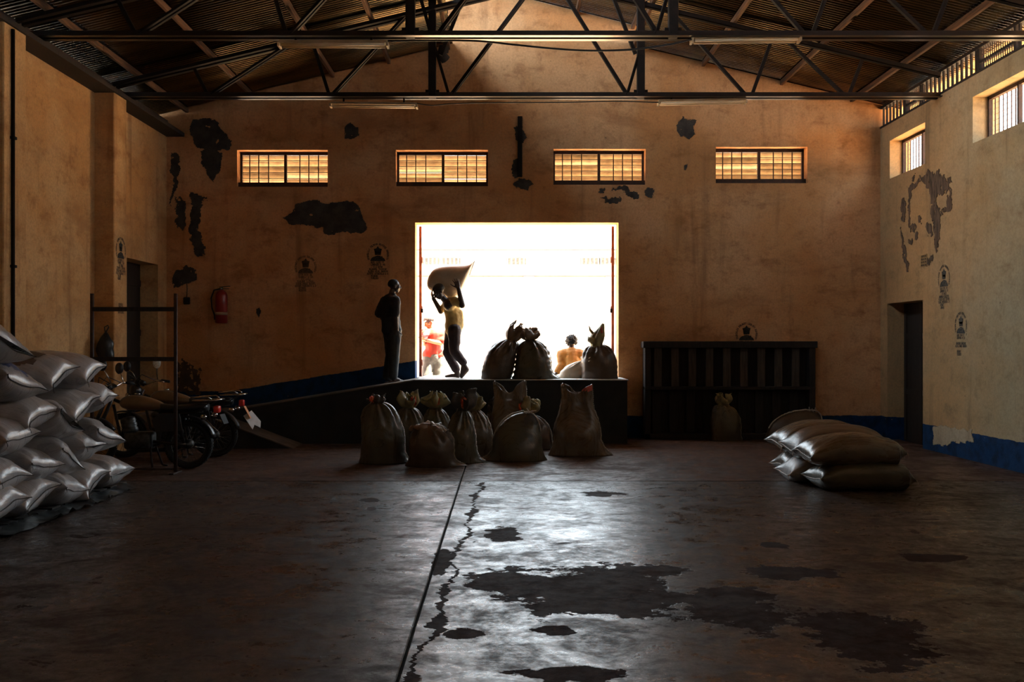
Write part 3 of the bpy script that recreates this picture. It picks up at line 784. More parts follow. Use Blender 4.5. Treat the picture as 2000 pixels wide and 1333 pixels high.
obj('gutter', boxm((-26.5, -.78, ez-.02), (26.5, -.70, ez+.015)), M['coping_dark'], hb)  # thin dark strip added as the shadow line under the eave
for xp in (838, 880, 1008, 1153, 1190):
    q = px(xp, 511, BYD)
    f = obj('window', boxm((q.x-.36, -.05, q.z-.38-.11), (q.x+.36, .02, q.z-.38+.11)), M['jeans'], hb)
    for k in range(5): obj('vent_slat', boxm((q.x-.34+k*.15, -.08, q.z-.38-.11), (q.x-.29+k*.15, -.04, q.z-.38+.11)), M['plaster_out'], f)

# ------------------------------------------------------------------ sacks lying down
def pillow_bm(L, W, H, seed, nu=44, nv=56, bend=0.0, wrinkle=1.0, neck_end=0):
    """stuffed sack, long axis x, origin on its underside; ends sewn flat with pointed corners"""
    bm = bmesh.new(); rings = []; rnd = random.Random(seed); ph = rnd.uniform(0, 6)
    for i in range(nu+1):
        u = -1+2*i/nu; u = math.copysign(1-(1-abs(u))**2.1, u) if u else 0.0
        t = H/2*max(0.0, 1-abs(u)**4.6)**.46*(1-.06*u*u)+.006
        wv = W/2*(.95+.05*abs(u)**8)
        if neck_end and u*neck_end > .72:
            k = (u*neck_end-.72)/.28; wv *= 1-.62*math.sin(min(1, k*1.15)*math.pi/2); t = max(t*(1-.3*k), .035)
        ring = []
        for k in range(nv):
            a = 2*math.pi*k/nv; c, s = math.cos(a), math.sin(a)
            ex = .86-.1*(1-abs(u)**4)
            y = wv*math.copysign(abs(c)**ex, c); z = t*math.copysign(abs(s)**ex, s)
            v = y/(W/2)
            x = L/2*u + math.copysign(.050*abs(v)**4*abs(u)**10, u)
            e = abs(u)**5
            y *= 1+.04*e
            # creases gathered at the sewn ends, running along the sack
            wr = noise.noise((x*2.5+seed*3.1, y*34, seed*1.7))*.020*wrinkle*(abs(u)**2.2)*(1-abs(u)**16)
            wr += noise.noise((x*5+seed, y*12, z*9+seed))*.010
            lump = noise.noise((x*2.2+seed*5, y*3, z*3+seed))*.030
            n = Vector((0, y/(W/2)**2, z/(max(t, .02))**2)); n = n.normalized() if n.length > 1e-6 else Vector((0, 0, 1))
            p = Vector((x, y, z))+n*(wr+lump*(1-abs(u)**6))
            p.z += (.022*math.sin(v*2.4+ph+u)+.014*noise.noise((y*7, u*2, seed)))*e
            if p.z < 0: p.z *= .86
            p.z += H*.43 - bend*u*u
            p.y += .02*noise.noise((x*2, seed*2.0, 0))
            ring.append(bm.verts.new(p))
        rings.append(ring)
    for a, b in zip(rings, rings[1:]):
        for k in range(nv): bm.faces.new((a[k], a[(k+1)%nv], b[(k+1)%nv], b[k]))
    bm.faces.new(rings[0][::-1]); bm.faces.new(rings[-1])
    ends = []
    for r in (rings[0], rings[-1]):
        cs = [(r[k].co+r[-k % nv].co)/2 for k in range(nv//2+1)]
        ends.append([c.copy() for c in cs])
    return bm, ends
def seam_bm(path, s, r=.006):
    """stitched hem with thread loops and a loose tail"""
    bm = bmesh.new(); out = [p+Vector((s*.006, 0, 0.0)) for i, p in enumerate(path)]
    tube(bm, out, r, 6)
    d = (path[-1]-path[-2]).normalized(); q = path[-1]
    tube(bm, [q, q+d*.015+Vector((0, 0, -.006)), q+d*.022+Vector((s*.006, 0, -.025)), q+d*.020+Vector((s*.008, 0, -.045))], r*.5, 5)
    return bm
PILLOWS = {}
def pillow(key, L, W, H, seed, bend=0, wrinkle=1.0, neck_end=0, seam_r=.0045):
    bm, ends = pillow_bm(L, W, H, seed, bend=bend, wrinkle=wrinkle, neck_end=neck_end)
    bmesh.ops.recalc_face_normals(bm, faces=bm.faces)
    me = bpy.data.meshes.new('sack_body'); bm.to_mesh(me); bm.free(); me.polygons.foreach_set('use_smooth', [True]*len(me.polygons))
    se = []
    for s, e in zip((-1, 1), ends):
        b = seam_bm(e, s, seam_r); m2 = bpy.data.meshes.new('sack_seam'); b.to_mesh(m2); b.free(); se.append(m2)
    PILLOWS[key] = (me, se)
for k in range(6): pillow(k, 1.06, .565, .37, 11+k*3, wrinkle=1.2)
for k in range(3): pillow('flat%d' % k, 1.10, .66, .36, 41+k*5, bend=.075, seam_r=.006)
pillow('necked', 1.05, .62, .36, 77, bend=.03, neck_end=1)
pillow('necked2', 1.06, .62, .34, 79, bend=.05, neck_end=1)
def lay(key, label, loc, yaw=0, roll=0, pitch=0, mat='sack_grey', group=None, seam='seam', scale=1.0):
    t = thing('grain_sack', label, 'sack', loc, (0, 0, 0), group)
    t.rotation_euler = (Matrix.Rotation(yaw, 4, 'Z') @ Matrix.Rotation(pitch, 4, 'Y') @ Matrix.Rotation(roll, 4, 'X')).to_euler()
    t.scale = (scale,)*3
    me, se = PILLOWS[key]
    b = bpy.data.objects.new('body', me); C.objects.link(b); b.parent = t
    if not me.materials: me.materials.append(None)
    b.material_slots[0].link = 'OBJECT'; b.material_slots[0].material = M[mat]
    for m2 in se:
        s = bpy.data.objects.new('seam', m2); C.objects.link(s); s.parent = t
        if not m2.materials: m2.materials.append(None)
        s.material_slots[0].link = 'OBJECT'; s.material_slots[0].material = M[seam]
    return t

# the big pile at the left wall: every sack lies across, its sewn end towards the hall
PILE = [  # end seam centre in the photo, roll (degrees), yaw, label
 (233, 932, 4, -4, 'grey sack at the back end of the bottom row of the left pile'),
 (188, 945, 20, 3, 'grey sack second from the back in the bottom row, ear raised over plastic sheeting'),
 (140, 962, -8, 2, 'grey sack third from the back in the bottom row of the left pile'),
 (80, 985, 12, -3, 'grey wrinkled sack fourth from the back in the bottom row of the pile'),
 (18, 987, 2, 2, 'grey sack in the bottom row of the left pile, cut by the picture edge'),
 (205, 856, -20, -6, 'grey sack at the back of the third row, thread tail hanging over the motorcycles'),
 (180, 876, 0, 3, 'grey sack second from the back in the second row of the pile'),
 (128, 893, -26, 2, 'grey sack rolled forward in the second row, seam slanting down'),
 (83, 914, -6, -2, 'grey sack with dark shaded flank in the second row of the pile'),
 (20, 933, -4, 3, 'grey sack in the second row of the left pile at the picture edge'),
 (208, 784, 2, 7, 'grey sack at the back of the fourth row, corner pointing at motorcycle handlebars'),
 (168, 802, 17, 0, 'smooth grey sack in the fourth row with a raised far corner'),
 (128, 826, -22, 2, 'grey sack drooping forward in the fourth row with slanting frayed seam'),
 (82, 812, 10, -3, 'creased shiny grey sack in the fourth row under the top layer'),
 (38, 860, 4, 0, 'large creased grey sack with pointed ear near the left picture edge'),
 (181, 727, 12, 5, 'grey sack in the top layer farthest back, corner pointing right'),
 (122, 731, 15, 1, 'grey sack in the top layer with brown wet patch and blue print'),
 (36, 748, -18, -8, 'grey sack with blue printing in the top layer beside the picture edge'),
 (6, 668, -20, -14, 'tan grey sack lying topmost on the pile at the picture edge'),
]
rnd = random.Random(5)
for i, (sx, sy, roll, yaw, lab) in enumerate(PILE):
    XE = -4.10 - (.05 if sy < 800 else 0) + rnd.uniform(-.03, .03)
    Y = XE*F/(sx-VX); Z = EYE-(sy-VY)*Y/F
    L = 1.06; ya = math.radians(yaw)
    c = Vector((XE-math.cos(ya)*L/2, Y-math.sin(ya)*L/2, max(Z-.148, .055)))
    t = lay(i % 6, lab, c, ya, math.radians(roll), math.radians(rnd.uniform(-2, 3)), group='grey sacks stacked at the left wall')
    if i == 16:
        bm = bmesh.new()
        for u in range(9):
            for v in range(9): pass
        def top_patch(name, cx, cy, rx, ry, mat, lift=.004, seed=0):
            me = t.children[0].data; b = bmesh.new(); b.from_mesh(me)
            keep = []
            for f in b.faces:
                q = f.calc_center_median(); d = ((q.x-cx)/rx)**2+((q.y-cy)/ry)**2+.9*noise.noise((q.x*9, q.y*9, seed))
                if f.normal.z > .1 and d < 1: keep.append(f)
            b.faces.ensure_lookup_table(); kill = [f for f in b.faces if f not in set(keep)]
            bmesh.ops.delete(b, geom=kill, context='FACES')
            for v_ in b.verts: v_.co += v_.normal*lift
            m_ = bpy.data.meshes.new(name); b.to_mesh(m_); b.free(); m_.polygons.foreach_set('use_smooth', [True]*len(m_.polygons))
            return link(name, m_, t, M[mat])
        o = top_patch('wet_patch', .12, -.02, .26, .22, 'print_brown'); o['label'] = 'brown wet patch'
        o = top_patch('print', .03, .17, .10, .06, 'print_blue', .006, 3); o['label'] = 'blue print'
    if i == 17:
        o = top_patch('print', .34, .0, .16, .20, 'print_blue', .004, 5); o['label'] = 'blue print'
# pallet boards and plastic sheeting under the pile
pal = thing('pallet', 'low wooden pallet under the left sack pile', 'pallet', (-4.72, 9.4, 0))
for x in (-.55, 0, .50): obj('runner', boxm((x-.05, -1.7, 0), (x+.05, 1.52, .04)), M['timber_dark'], pal)
for k in range(12): obj('board', boxm((-.60, -1.66+k*.27, .04), (.56, -1.66+k*.27+.17, .058)), M['timber_dark'], pal)
bm = bmesh.new(); n1, n2 = 44, 8; g = []
for i in range(n1+1):
    row = []
    for j in range(n2+1):
        y = 8.0+i*2.75/n1; x = -4.45+j*.058+.06*noise.noise((y*3, 0, 2))*(j/n2)
        row.append(bm.verts.new((x, y, .062*(1-j/n2)+.012+.09*max(0, noise.noise((x*9, y*9, 4)))*(j/n2))))
    g.append(row)
for a, b in zip(g, g[1:]):
    for j in range(n2): bm.faces.new((a[j], a[j+1], b[j+1], b[j]))
ps = obj('plastic_sheet', bm, M['plastic_sheet'], None, True); tag(ps, 'crumpled dark plastic sheeting sticking out under the left sack pile', 'sheet')

# six sacks stacked on the right
RG = 'six sacks stacked on the open floor'
lay('flat0', 'dull sack at the back of the bottom layer of the six sack stack', (3.93, 12.07, 0), .02, 0, 0, 'sack_tan', RG, 'seam_light')
lay('flat1', 'wrinkled sack in the middle of the bottom layer of the six sack stack', (3.80, 11.38, 0), -.03, 0, 0, 'sack_grey', RG, 'seam_light')
lay('necked', 'front bottom sack of the six sack stack with tied tail on the right', (3.88, 10.68, 0), .03, 0, 0, 'sack_olive', RG, 'seam_light')
lay('flat2', 'back top sack of the six sack stack, rounded brown back', (3.86, 12.02, .285), .03, 0, 0, 'sack_tan', RG, 'seam_light')
lay('flat1', 'middle top sack of the six sack stack, wrinkled sewn end', (3.84, 11.36, .29), -.03, math.radians(4), 0, 'sack_brown', RG, 'seam_light')
lay('necked2', 'front top sack of the six sack stack with knotted tail on the right', (3.79, 10.72, .275), .02, 0, 0, 'sack_tan', RG, 'seam_light')

# ------------------------------------------------------------------ standing sacks
def standing(name, label, x, y, z0, W, D, H, seed, mat='sack_olive', neck=(0, 0), lean=0.0, mouth='tied', mh=.16, mw=.15, mmat='mouth_olive', cord='cord_tan',
             yaw=0.0, group=None, ears=1.0, cat='sack', shoulder=3.6, seamside=1, mlean=0.0, mark=None, ribs=.6, seam_mat='seam_light', peaks=.2):
    t = thing(name, label, cat, (x, y, z0), (0, 0, yaw), group)
    rn = random.Random(seed); nv = 64
    bm = bmesh.new(); rings = []; keys = []
    n = 40
    top_r = .05 if mouth in ('tied', 'flop') else None
    for i in range(n+1):
        s = i/n
        if mouth in ('tied', 'flop'):
            f = (max(0, 1-s**shoulder))**(1/2.3); rx = max(W/2*f, .045); ry = max(D/2*f, .040)
        elif mouth == 'arch':
            f = (max(0, 1-s**3.0))**(1/2.2); rx = max(W/2*f, .015); ry = max(D/2*(max(0, 1-s**1.7))**(1/1.6), .014)
        else:  # open: full below, gathered waist, then flattened cloth standing up
            k = max(0, min(1, (s-.30)/.55)); k = k*k*(3-2*k)
            rx = W/2*(1-k*(1-mw)); ry = D/2*(1-.72*k)
        bul = 1+.05*math.sin(min(1, s*1.3)*math.pi)
        cx = lean*s*H+neck[0]*s**3; cy = neck[1]*s**3
        ring = []
        for j in range(nv):
            a = 2*math.pi*j/nv; c, sn = math.cos(a), math.sin(a)
            ex = .80 if s < .8 else .95
            px_ = rx*bul*math.copysign(abs(c)**ex, c); py_ = ry*bul*math.copysign(abs(sn)**ex, sn)
            e = max(0, 1-s/.30)**1.8
            px_ *= 1+.20*ears*e*abs(c)**4; py_ *= 1-.10*e*abs(c)**4
            if e > 0: px_ += .10*seamside*ears*e*e*abs(c)**8*(1 if c*seamside > 0 else 0)
            zz = s*H
            # pleats radiating from the neck
            if mouth in ('tied', 'flop') and s > .55:
                q = (s-.55)/.45; pl = 1+.16*q*math.sin(a*9+seed)+.10*q*math.sin(a*15+seed*2)
                px_ *= pl; py_ *= pl
            if mouth == 'open' and s > .5:
                q = (s-.5)/.5; py_ += ry*.9*q*math.sin(c*7+seed+s*3)*.5; px_ += .015*q*math.sin(a*7+s*6)
                zz += peaks*H*max(0, s-.72)/.28*(abs(c)**1.4-.55+.28*math.sin(a*2+seed))
            d = .018*noise.noise((px_*4+seed, py_*4, zz*4))*(1-s*.5)+.006*noise.noise((px_*14+seed, py_*14, zz*14))
            d += ribs*.007*math.sin(zz*75+3*noise.noise((seed, zz*4, c)))*abs(c)**5*(1 if s < .85 else 0)*(.4+.6*max(0, noise.noise((c*2, zz*3, seed))+.4))
            ring.append(bm.verts.new((px_+cx+d*c, py_+cy+d*sn, max(zz+.03*noise.noise((px_*3, py_*3, seed))*s, 0.0))))
        rings.append(ring); keys.append((cx, cy, rx, ry))
    for a, b in zip(rings, rings[1:]):
        for j in range(nv): bm.faces.new((a[j], a[(j+1)%nv], b[(j+1)%nv], b[j]))
    bm.faces.new(rings[0][::-1])
    if mouth != 'open': bm.faces.new(rings[-1])
    side = [r[0 if seamside > 0 else nv//2].co.copy() for r in rings]
    peak = Vector((keys[-1][0], keys[-1][1], H))
    body = obj('body', bm, M[mat], t, True)
    if mouth == 'open':
        m_ = body.modifiers.new('thickness', 'SOLIDIFY'); m_.thickness = .006; m_.offset = -1
    # knotted side seam, pale and thick to imitate rim light along the edge
    bm = bmesh.new(); pts = []
    lim = int(n*(.86 if mouth in ('tied', 'flop') else .97))
    for i in range(1, lim):
        for kk in range(2):
            p = side[i].lerp(side[i+1], kk/2); pts.append(p+Vector((seamside*(.003+.004*(len(pts) % 2)), 0, 0)))
    tube(bm, pts, [.004+.006*(i % 2) for i in range(len(pts))], 5); obj('side_seam', bm, M[seam_mat], t)
    if mouth == 'tied' and mh > 0:
        bm = bmesh.new(); rows = []; nm = 72; m = 9
        ax = Vector((mlean, 0, 1)).normalized(); s_, t_ = basis(ax); s_ = Vector((1, 0, 0)) if abs(s_.x) < .5 else s_
        sx = ax.cross(Vector((0, 1, 0))).normalized(); sy = Vector((0, 1, 0))
        for i in range(m+1):
            q = i/m; r = .040+(mw-.040)*math.sin(min(1, q*1.15+.05)*math.pi*.80)**.8*(1-.18*q); row = []
            for j in range(nm):
                a = 2*math.pi*j/nm
                fold = 1+(.12+.34*q)*math.sin(a*5+seed)+.20*q*math.sin(a*9+seed*1.7)
                rr = r*fold; h = mh*q*(1+.28*math.sin(a*3+seed*2.1)*q+.22*noise.noise((math.cos(a)*2, math.sin(a)*2, seed)))
                h = min(h, mh*1.15)-.35*mh*max(0, q-.7)*(1+math.sin(a*2+seed))
                p = peak+Vector((0, 0, -.015))+ax*h+sx*rr*math.cos(a)+sy*rr*.8*math.sin(a)
                p += Vector((noise.noise(p*13+Vector((seed, 0, 0))), noise.noise(p*13+Vector((0, seed, 5))), noise.noise(p*15+Vector((3, 0, seed)))))*.045*q
                row.append(bm.verts.new(p))
            rows.append(row)
        for a, b in zip(rows, rows[1:]):
            for j in range(nm): bm.faces.new((a[j], a[(j+1)%nm], b[(j+1)%nm], b[j]))
        mo = obj('mouth', bm, M[mmat], t, True); md = mo.modifiers.new('thickness', 'SOLIDIFY'); md.thickness = .006
        bm = bmesh.new()
        pts = [peak+Vector((.052*math.cos(k*.55), .048*math.sin(k*.55), -.012+.0026*k)) for k in range(26)]
        tube(bm, pts, .007, 6)
        sg = 1 if seed % 4 < 2 else -1
        tube(bm, [peak+Vector((sg*.04, -.04, 0)), peak+Vector((sg*.07, -.07, .015)), peak+Vector((sg*.085, -.08, -.02))], .005, 5)
        obj('tie_cord', bm, M['cord_tan'], t, True)
        if cord == 'cord_red':      # a crumpled scrap of red printed cloth showing in the bunch
            for sg in (rn.choice((-.6, .1, .7)),):
                bm = bmesh.new(); bmesh.ops.create_uvsphere(bm, u_segments=16, v_segments=12, radius=1.0)
                for v in bm.verts:
                    v.co = Vector((v.co.x*.034, v.co.y*.022, v.co.z*.026)); v.co += Vector((noise.noise(v.co*30), noise.noise(v.co*30+Vector((2, 0, 0))), noise.noise(v.co*30+Vector((0, 4, 0)))))*.030
                    v.co += peak+Vector((sg*mw*.8, -mw*.62, mh*rn.uniform(.15, .7)))
                o = obj('red_cloth', bm, M['cord_red'], t, True); o['label'] = 'scrap of red printed cloth'
    if mouth == 'flop':     # mouth cloth twisted and laid across the top
        for q, (m_, z_, w_) in enumerate((('mouth_brown', .0, .05), ('sack_white', .035, .032), ('mouth_dark', .012, .04))):
            bm = bmesh.new(); pts = []; rs = []
            for k in range(17):
                u = k/16; x_ = peak.x+(-.22+.44*u)*(1-.15*q)+.05*q
                f = (max(0, 1-abs((x_-keys[n//2][0])/(W/2))**shoulder))
                pts.append(Vector((x_, peak.y-.07+.05*q+.03*math.sin(k*.9+q*2), H*(.97+.02*math.sin(k*1.1+q))-.20*abs(u-.4)**2+z_)))
                rs.append(w_*(.45+.55*math.sin(math.pi*min(1, u*1.05))**.6)*(1+.25*math.sin(k*2.3+q)))
            tube(bm, pts, rs, 12)
            for v in bm.verts: v.co += Vector((noise.noise(v.co*18), noise.noise(v.co*18+Vector((3, 0, 0))), noise.noise(v.co*18+Vector((0, 7, 0)))))*.022
            o = obj('folded_cloth', bm, M[m_], t, True)
            if m_ == 'sack_white': o['label'] = 'pale folded cloth'
    if mouth == 'arch':
        bm = bmesh.new(); ar = []
        for i in range(15, n+1): ar.append(Vector((keys[i][0]-keys[i][2]*1.04, keys[i][1]-.02, H*i/n+.01)))
        for i in range(n, 22, -1): ar.append(Vector((keys[i][0]+keys[i][2]*1.04, keys[i][1]-.02, H*i/n+.01)))
        tube(bm, [p+Vector((0, 0, .006*(k % 2))) for k, p in enumerate(ar)], .011, 6); obj('top_seam', bm, M['seam_light'], t, True)
        bm = bmesh.new(); rr = random.Random(seed)   # frayed tuft of twine at the crown
        for k in range(9):
            b0 = Vector((keys[-1][0]+W*.10+rr.uniform(-.05, .05), keys[-1][1]-.03, H-.01)); d = Vector((rr.uniform(-.09, .09), rr.uniform(-.05, .02), rr.uniform(-.02, .08)))
            tube(bm, [b0, b0+d*.6+Vector((0, 0, .015)), b0+d], .006, 5)
        obj('twine_tuft', bm, M['seam_light'], t, True)
    if mark:
        mx, mz, rw_, rh_ = mark; me = body.data; b = bmesh.new(); b.from_mesh(me)
        keep = set()
        for f in b.faces:
            q = f.calc_center_median()
            if abs(q.x-mx) < rw_ and abs(q.z-mz) < rh_ and q.y < keys[int(max(0, min(n, q.z/H*n)))][1]: keep.add(f)
        bmesh.ops.delete(b, geom=[f for f in b.faces if f not in keep], context='FACES')
        for v in b.verts: v.co += Vector((0, -.012, 0))
        m_ = bpy.data.meshes.new('print'); b.to_mesh(m_); b.free()
        if len(m_.polygons): o = link('printed_patch', m_, t, M['label_red']); o['label'] = 'red printed patch'
    return t

FG = 'filled sacks standing in front of the dock'
def fl(name, label, xl, xr, yb, yn, seed, depth=.50, **kw):
    """standing sack from its photo outline: left/right edge and base line on the floor, neck height"""
    Yf = F*EYE/(yb-VY); Y = Yf+depth*.45; s = Y/F
    W = (xr-xl)*s/1.10; x = ((xl+xr)/2-VX)*s; H = EYE-(yn-VY)*s
    nx = kw.pop('nx', (xl+xr)/2); kw['neck'] = ((nx-(xl+xr)/2)*s, 0)
    return standing(name, label, x, Y, 0, W, depth, H, seed, group=FG, **kw)
fl('grain_sack', 'tall dark sack first from the left, rim light on its right edge', 704, 792, 908, 786, 3, nx=737, mouth='tied', mh=.11, mw=.11, mmat='mouth_dark', cord='cord_red', mat='sack_olive', shoulder=4.6)
fl('grain_sack', 'sack with orange red cords behind the two leftmost sacks', 768, 834, 893, 796, 5, nx=797, mh=.22, mw=.15, cord='cord_red', mat='sack_olive', mmat='mouth_olive', depth=.46)
fl('grain_sack', 'short wide sack with crumpled pale cloth folded over its top', 797, 890, 914, 832, 7, nx=835, mouth='flop', mh=.11, mw=.21, mmat='mouth_brown', mat='sack_brown', ears=1.2, shoulder=6.0, mlean=.5)
fl('grain_sack', 'sack with a bunched olive mouth half hidden behind the short sack', 822, 886, 886, 796, 9, nx=852, mh=.22, mw=.18, cord='cord_red', mat='sack_olive', mmat='mouth_olive', depth=.46)
fl('grain_sack', 'narrow sack with red cord and dark bunched mouth beside the floor joint', 866, 931, 907, 800, 11, nx=905, mh=.24, mw=.15, cord='cord_red', mat='sack_olive', mmat='mouth_dark', depth=.44, ears=1.3, shoulder=2.6)
fl('grain_sack', 'pale grey sack leaning behind the narrow red corded sack', 905, 966, 895, 800, 13, nx=926, mh=.20, mw=.13, mat='sack_tan', mmat='mouth_olive', depth=.44, ears=1.4, shoulder=2.4)
fl('grain_sack', 'dark sack with a twisted top right against the dock face', 931, 982, 874, 808, 15, nx=962, mh=.24, mw=.10, mat='sack_brown', mmat='mouth_dark', depth=.42, mlean=.25)
fl('grain_sack', 'tall open sack with two cloth peaks reaching the dock edge', 958, 1046, 880, 754, 17, mouth='open', mw=.80, mat='sack_tan', depth=.44, lean=-.05, ribs=.3, peaks=.42)
fl('grain_sack', 'domed sack with a frayed seam over its crown and torn dark side', 958, 1061, 903, 806, 19, mouth='arch', mat='sack_olive', depth=.54, ears=1.35, nx=1022, seamside=-1)
fl('grain_sack', 'sack with knotted olive and red head behind the domed sack', 1006, 1080, 880, 808, 21, nx=1030, mh=.24, mw=.19, cord='cord_red', mat='sack_brown', mmat='mouth_olive', depth=.44)
fl('grain_sack', 'tall open sack with red label at its top, last on the right', 1078, 1176, 893, 758, 23, mouth='open', mw=.70, mat='sack_tan', depth=.48, ears=1.2, ribs=.8, peaks=.22, mark=(.16, .98, .10, .07))
# torn dark opening on the domed sack
dome = [o for o in C.objects if o.get('label', '').startswith('domed sack')][0]
db = dome.children[0].data; b = bmesh.new(); b.from_mesh(db); keep = set()
for f in b.faces:
    q = f.calc_center_median()
    if q.y < .0 and ((q.x-.20)/.11)**2+((q.z-.58)/.10)**2+1.2*noise.noise((q.x*13, q.z*13, 2)) < 1: keep.add(f)
bmesh.ops.delete(b, geom=[f for f in b.faces if f not in keep], context='FACES')
for v in b.verts: v.co += v.normal*.006
m_ = bpy.data.meshes.new('torn_opening'); b.to_mesh(m_); b.free(); o = link('torn_opening', m_, dome, M['mouth_dark']); o['label'] = 'dark torn hole'

# sacks on the dock
DG = 'sacks on the loading dock'
def dk(label, xl, xr, yn, Y, seed, depth=.46, **kw):
    s = Y/F; W = (xr-xl)*s/1.10; x = ((xl+xr)/2-VX)*s; H = EYE-(yn-VY)*s-DOCK_Z
    nx = kw.pop('nx', (xl+xr)/2); kw['neck'] = ((nx-(xl+xr)/2)*s, 0)
    return standing('grain_sack', label, x, Y, DOCK_Z, W, depth, H, seed, group=DG, **kw)
dk('dark sack on the dock leaning right, torn mouth sticking up', 937, 1000, 664, 15.86, 31, nx=984, lean=.16, mh=.30, mw=.12, mlean=.55, mmat='mouth_brown', mat='sack_brown', shoulder=5.0, ears=.0)
dk('upright dark sack on the dock with ruffled tied top', 1004, 1079, 664, 15.86, 33, nx=1035, mh=.19, mw=.16, mmat='mouth_brown', mat='sack_olive', ribs=1.6, ears=1.0, shoulder=3.6)
big = dk('large sack by the right door jamb with a tall twisted cloth top', 1134, 1207, 673, 15.95, 35, nx=1166, mh=0, mat='sack_brown', ears=.2, shoulder=4.2)
def dpt(x, y, dy=0.0): return px(x, y, 15.95)+Vector((0, dy, 0))-big.location
bm = bmesh.new(); rgs = []; nv = 40
for i, (x, y, wd, dp) in enumerate(((1160, 706, 44, .16), (1162, 694, 30, .13), (1164, 682, 21, .085), (1164, 672, 21, .08), (1164, 664, 25, .085), (1166, 656, 25, .08), (1170, 648, 18, .06), (1174, 640, 11, .045), (1177, 633, 5, .02))):
    c = dpt(x, y, -.05); r = wd*15.95/F/2; rg = []
    for k in range(nv):
        a_ = 2*math.pi*k/nv; f = 1+.13*math.sin(5*a_+i*.55)+.09*math.sin(9*a_+i*.9)
        rg.append(bm.verts.new(c+Vector((r*f*math.cos(a_), dp*f*math.sin(a_), .012*math.sin(3*a_+i)))))
    rgs.append(rg)
for a_, b_ in zip(rgs, rgs[1:]):
    for k in range(nv): bm.faces.new((a_[k], a_[(k+1)%nv], b_[(k+1)%nv], b_[k]))
bm.faces.new(rgs[-1]); obj('twisted_mouth', bm, M['mouth_olive'], big, True)
bm = bmesh.new(); tube(bm, [dpt(1163, 668, -.08), dpt(1156, 666, -.10), dpt(1150, 663, -.09), dpt(1148, 658, -.07)], [.05, .055, .045, .012], 10); obj('cloth_fold', bm, M['mouth_olive'], big, True)
bm = bmesh.new(); tube(bm, [dpt(1163, 659, -.04), dpt(1157, 651, -.05), dpt(1152, 645, -.05), dpt(1150, 637, -.04)], [.04, .026, .02, .006], 8); obj('cloth_horn', bm, M['mouth_olive'], big, True)
bm = bmesh.new(); tube(bm, [dpt(1174, 651, -.10), dpt(1173, 642, -.09), dpt(1176, 635, -.06)], [.018, .022, .006], 8); o = obj('inner_cloth', bm, M['label_red'], big, True); o['label'] = 'orange red inner cloth'
for d_ in (0, 7, 13):
    bm = bmesh.new(); tube(bm, [dpt(1168, 684+d_*.4, -.12), dpt(1160, 692+d_*.6, -.17), dpt(1148+d_*.3, 700+d_, -.20)], [.006, .008, .005], 6); obj('gathered_pleat', bm, M['sack_white'], big, True)
dk('small pale sack slumped between the seated person and the large dock sack', 1090, 1150, 704, 16.2, 37, depth=.34, nx=1137, lean=.12, mh=.07, mw=.07, mlean=.6, mmat='sack_white', mat='sack_white', ears=.4, shoulder=2.2)
# sack before the dark wooden panel, and a slumped one at its right end
fl('grain_sack', 'lone tied sack standing before the dark wooden panel', 1386, 1449, 862, 790, 41, nx=1412, mh=.18, mw=.12, mat='sack_olive', mmat='mouth_olive', depth=.28, ears=.2, shoulder=4.4)['group'] = 'single sacks by the panel'
fl('grain_sack', 'brown sack slumped against the right end of the wooden panel', 1492, 1604, 861, 802, 43, nx=1566, lean=.16, mouth='arch', mat='sack_brown', depth=.30, ears=.5, seam_mat='seam')['group'] = 'single sacks by the panel'

# ------------------------------------------------------------------ dark slatted panel against the back wall
P0, P1 = px(1258, 667, 16.3), px(1590, 667, 16.3)
pw = P1.x-P0.x; ph = P0.z
pn = thing('slatted_panel', 'large dark wooden crate panel with vertical slats leaning on the back wall', 'crate', (P0.x, 16.22, 0))
obj('back_board', boxm((0, .20, .02), (pw, .235, ph-.02)), M['timber_dark'], pn)
obj('top_rail', bevel(boxm((-.03, -.02, ph-.11), (pw+.03, .25, ph)), .008), M['timber_dark'], pn)
obj('middle_rail', bevel(boxm((0, -.01, ph*.505), (pw, .22, ph*.505+.05)), .006), M['timber_dark'], pn)
obj('bottom_rail', bevel(boxm((0, .0, 0), (pw, .22, .09)), .006), M['timber_dark'], pn)
for x in (0, pw-.10): obj('end_post', bevel(boxm((x, .0, 0), (x+.10, .22, ph-.1)), .008), M['timber_dark'], pn)
for k in range(9):
    x = .16+k*(pw-.42)/8.4
    obj('slat', bevel(boxm((x, .04+.004*(k % 3), ph*.505+.05), (x+.125, .075, ph-.11)), .004), M['timber_slat'], pn)
    obj('slat', bevel(boxm((x-.02, .12, .09), (x+.12, .15, ph*.505)), .004), M['timber_dark'], pn)

# ------------------------------------------------------------------ iron frame standing by the motorcycles
A = px(180, 603, 11.98); B = ground(343, 925)
fr = thing('iron_frame', 'tall dark iron frame with two cross rails beside the motorcycles', 'frame', (B.x, B.y, 0))
dx = A.x-B.x
for x, nm in ((0, 0), (dx, 1)):
    bm = bmesh.new(); tube(bm, [(x, 0, 0), (x, 0, 2.18)], .022, 10); obj('upright', bm, M['bar_iron'], fr, True)
    obj('foot', bevel(boxm((x-.03, -.16, 0), (x+.03, .16, .018)), .004), M['bar_iron'], fr)
for z in (1.99, 1.385): obj('rail', bevel(boxm((dx, -.02, z-.026), (0, .02, z+.026)), .004), M['timber_dark'], fr)
bm = bmesh.new(); tube(bm, [(dx, .0, .055), (0, .0, .055)], .014, 8); obj('foot_rail', bm, M['bar_iron'], fr, True)

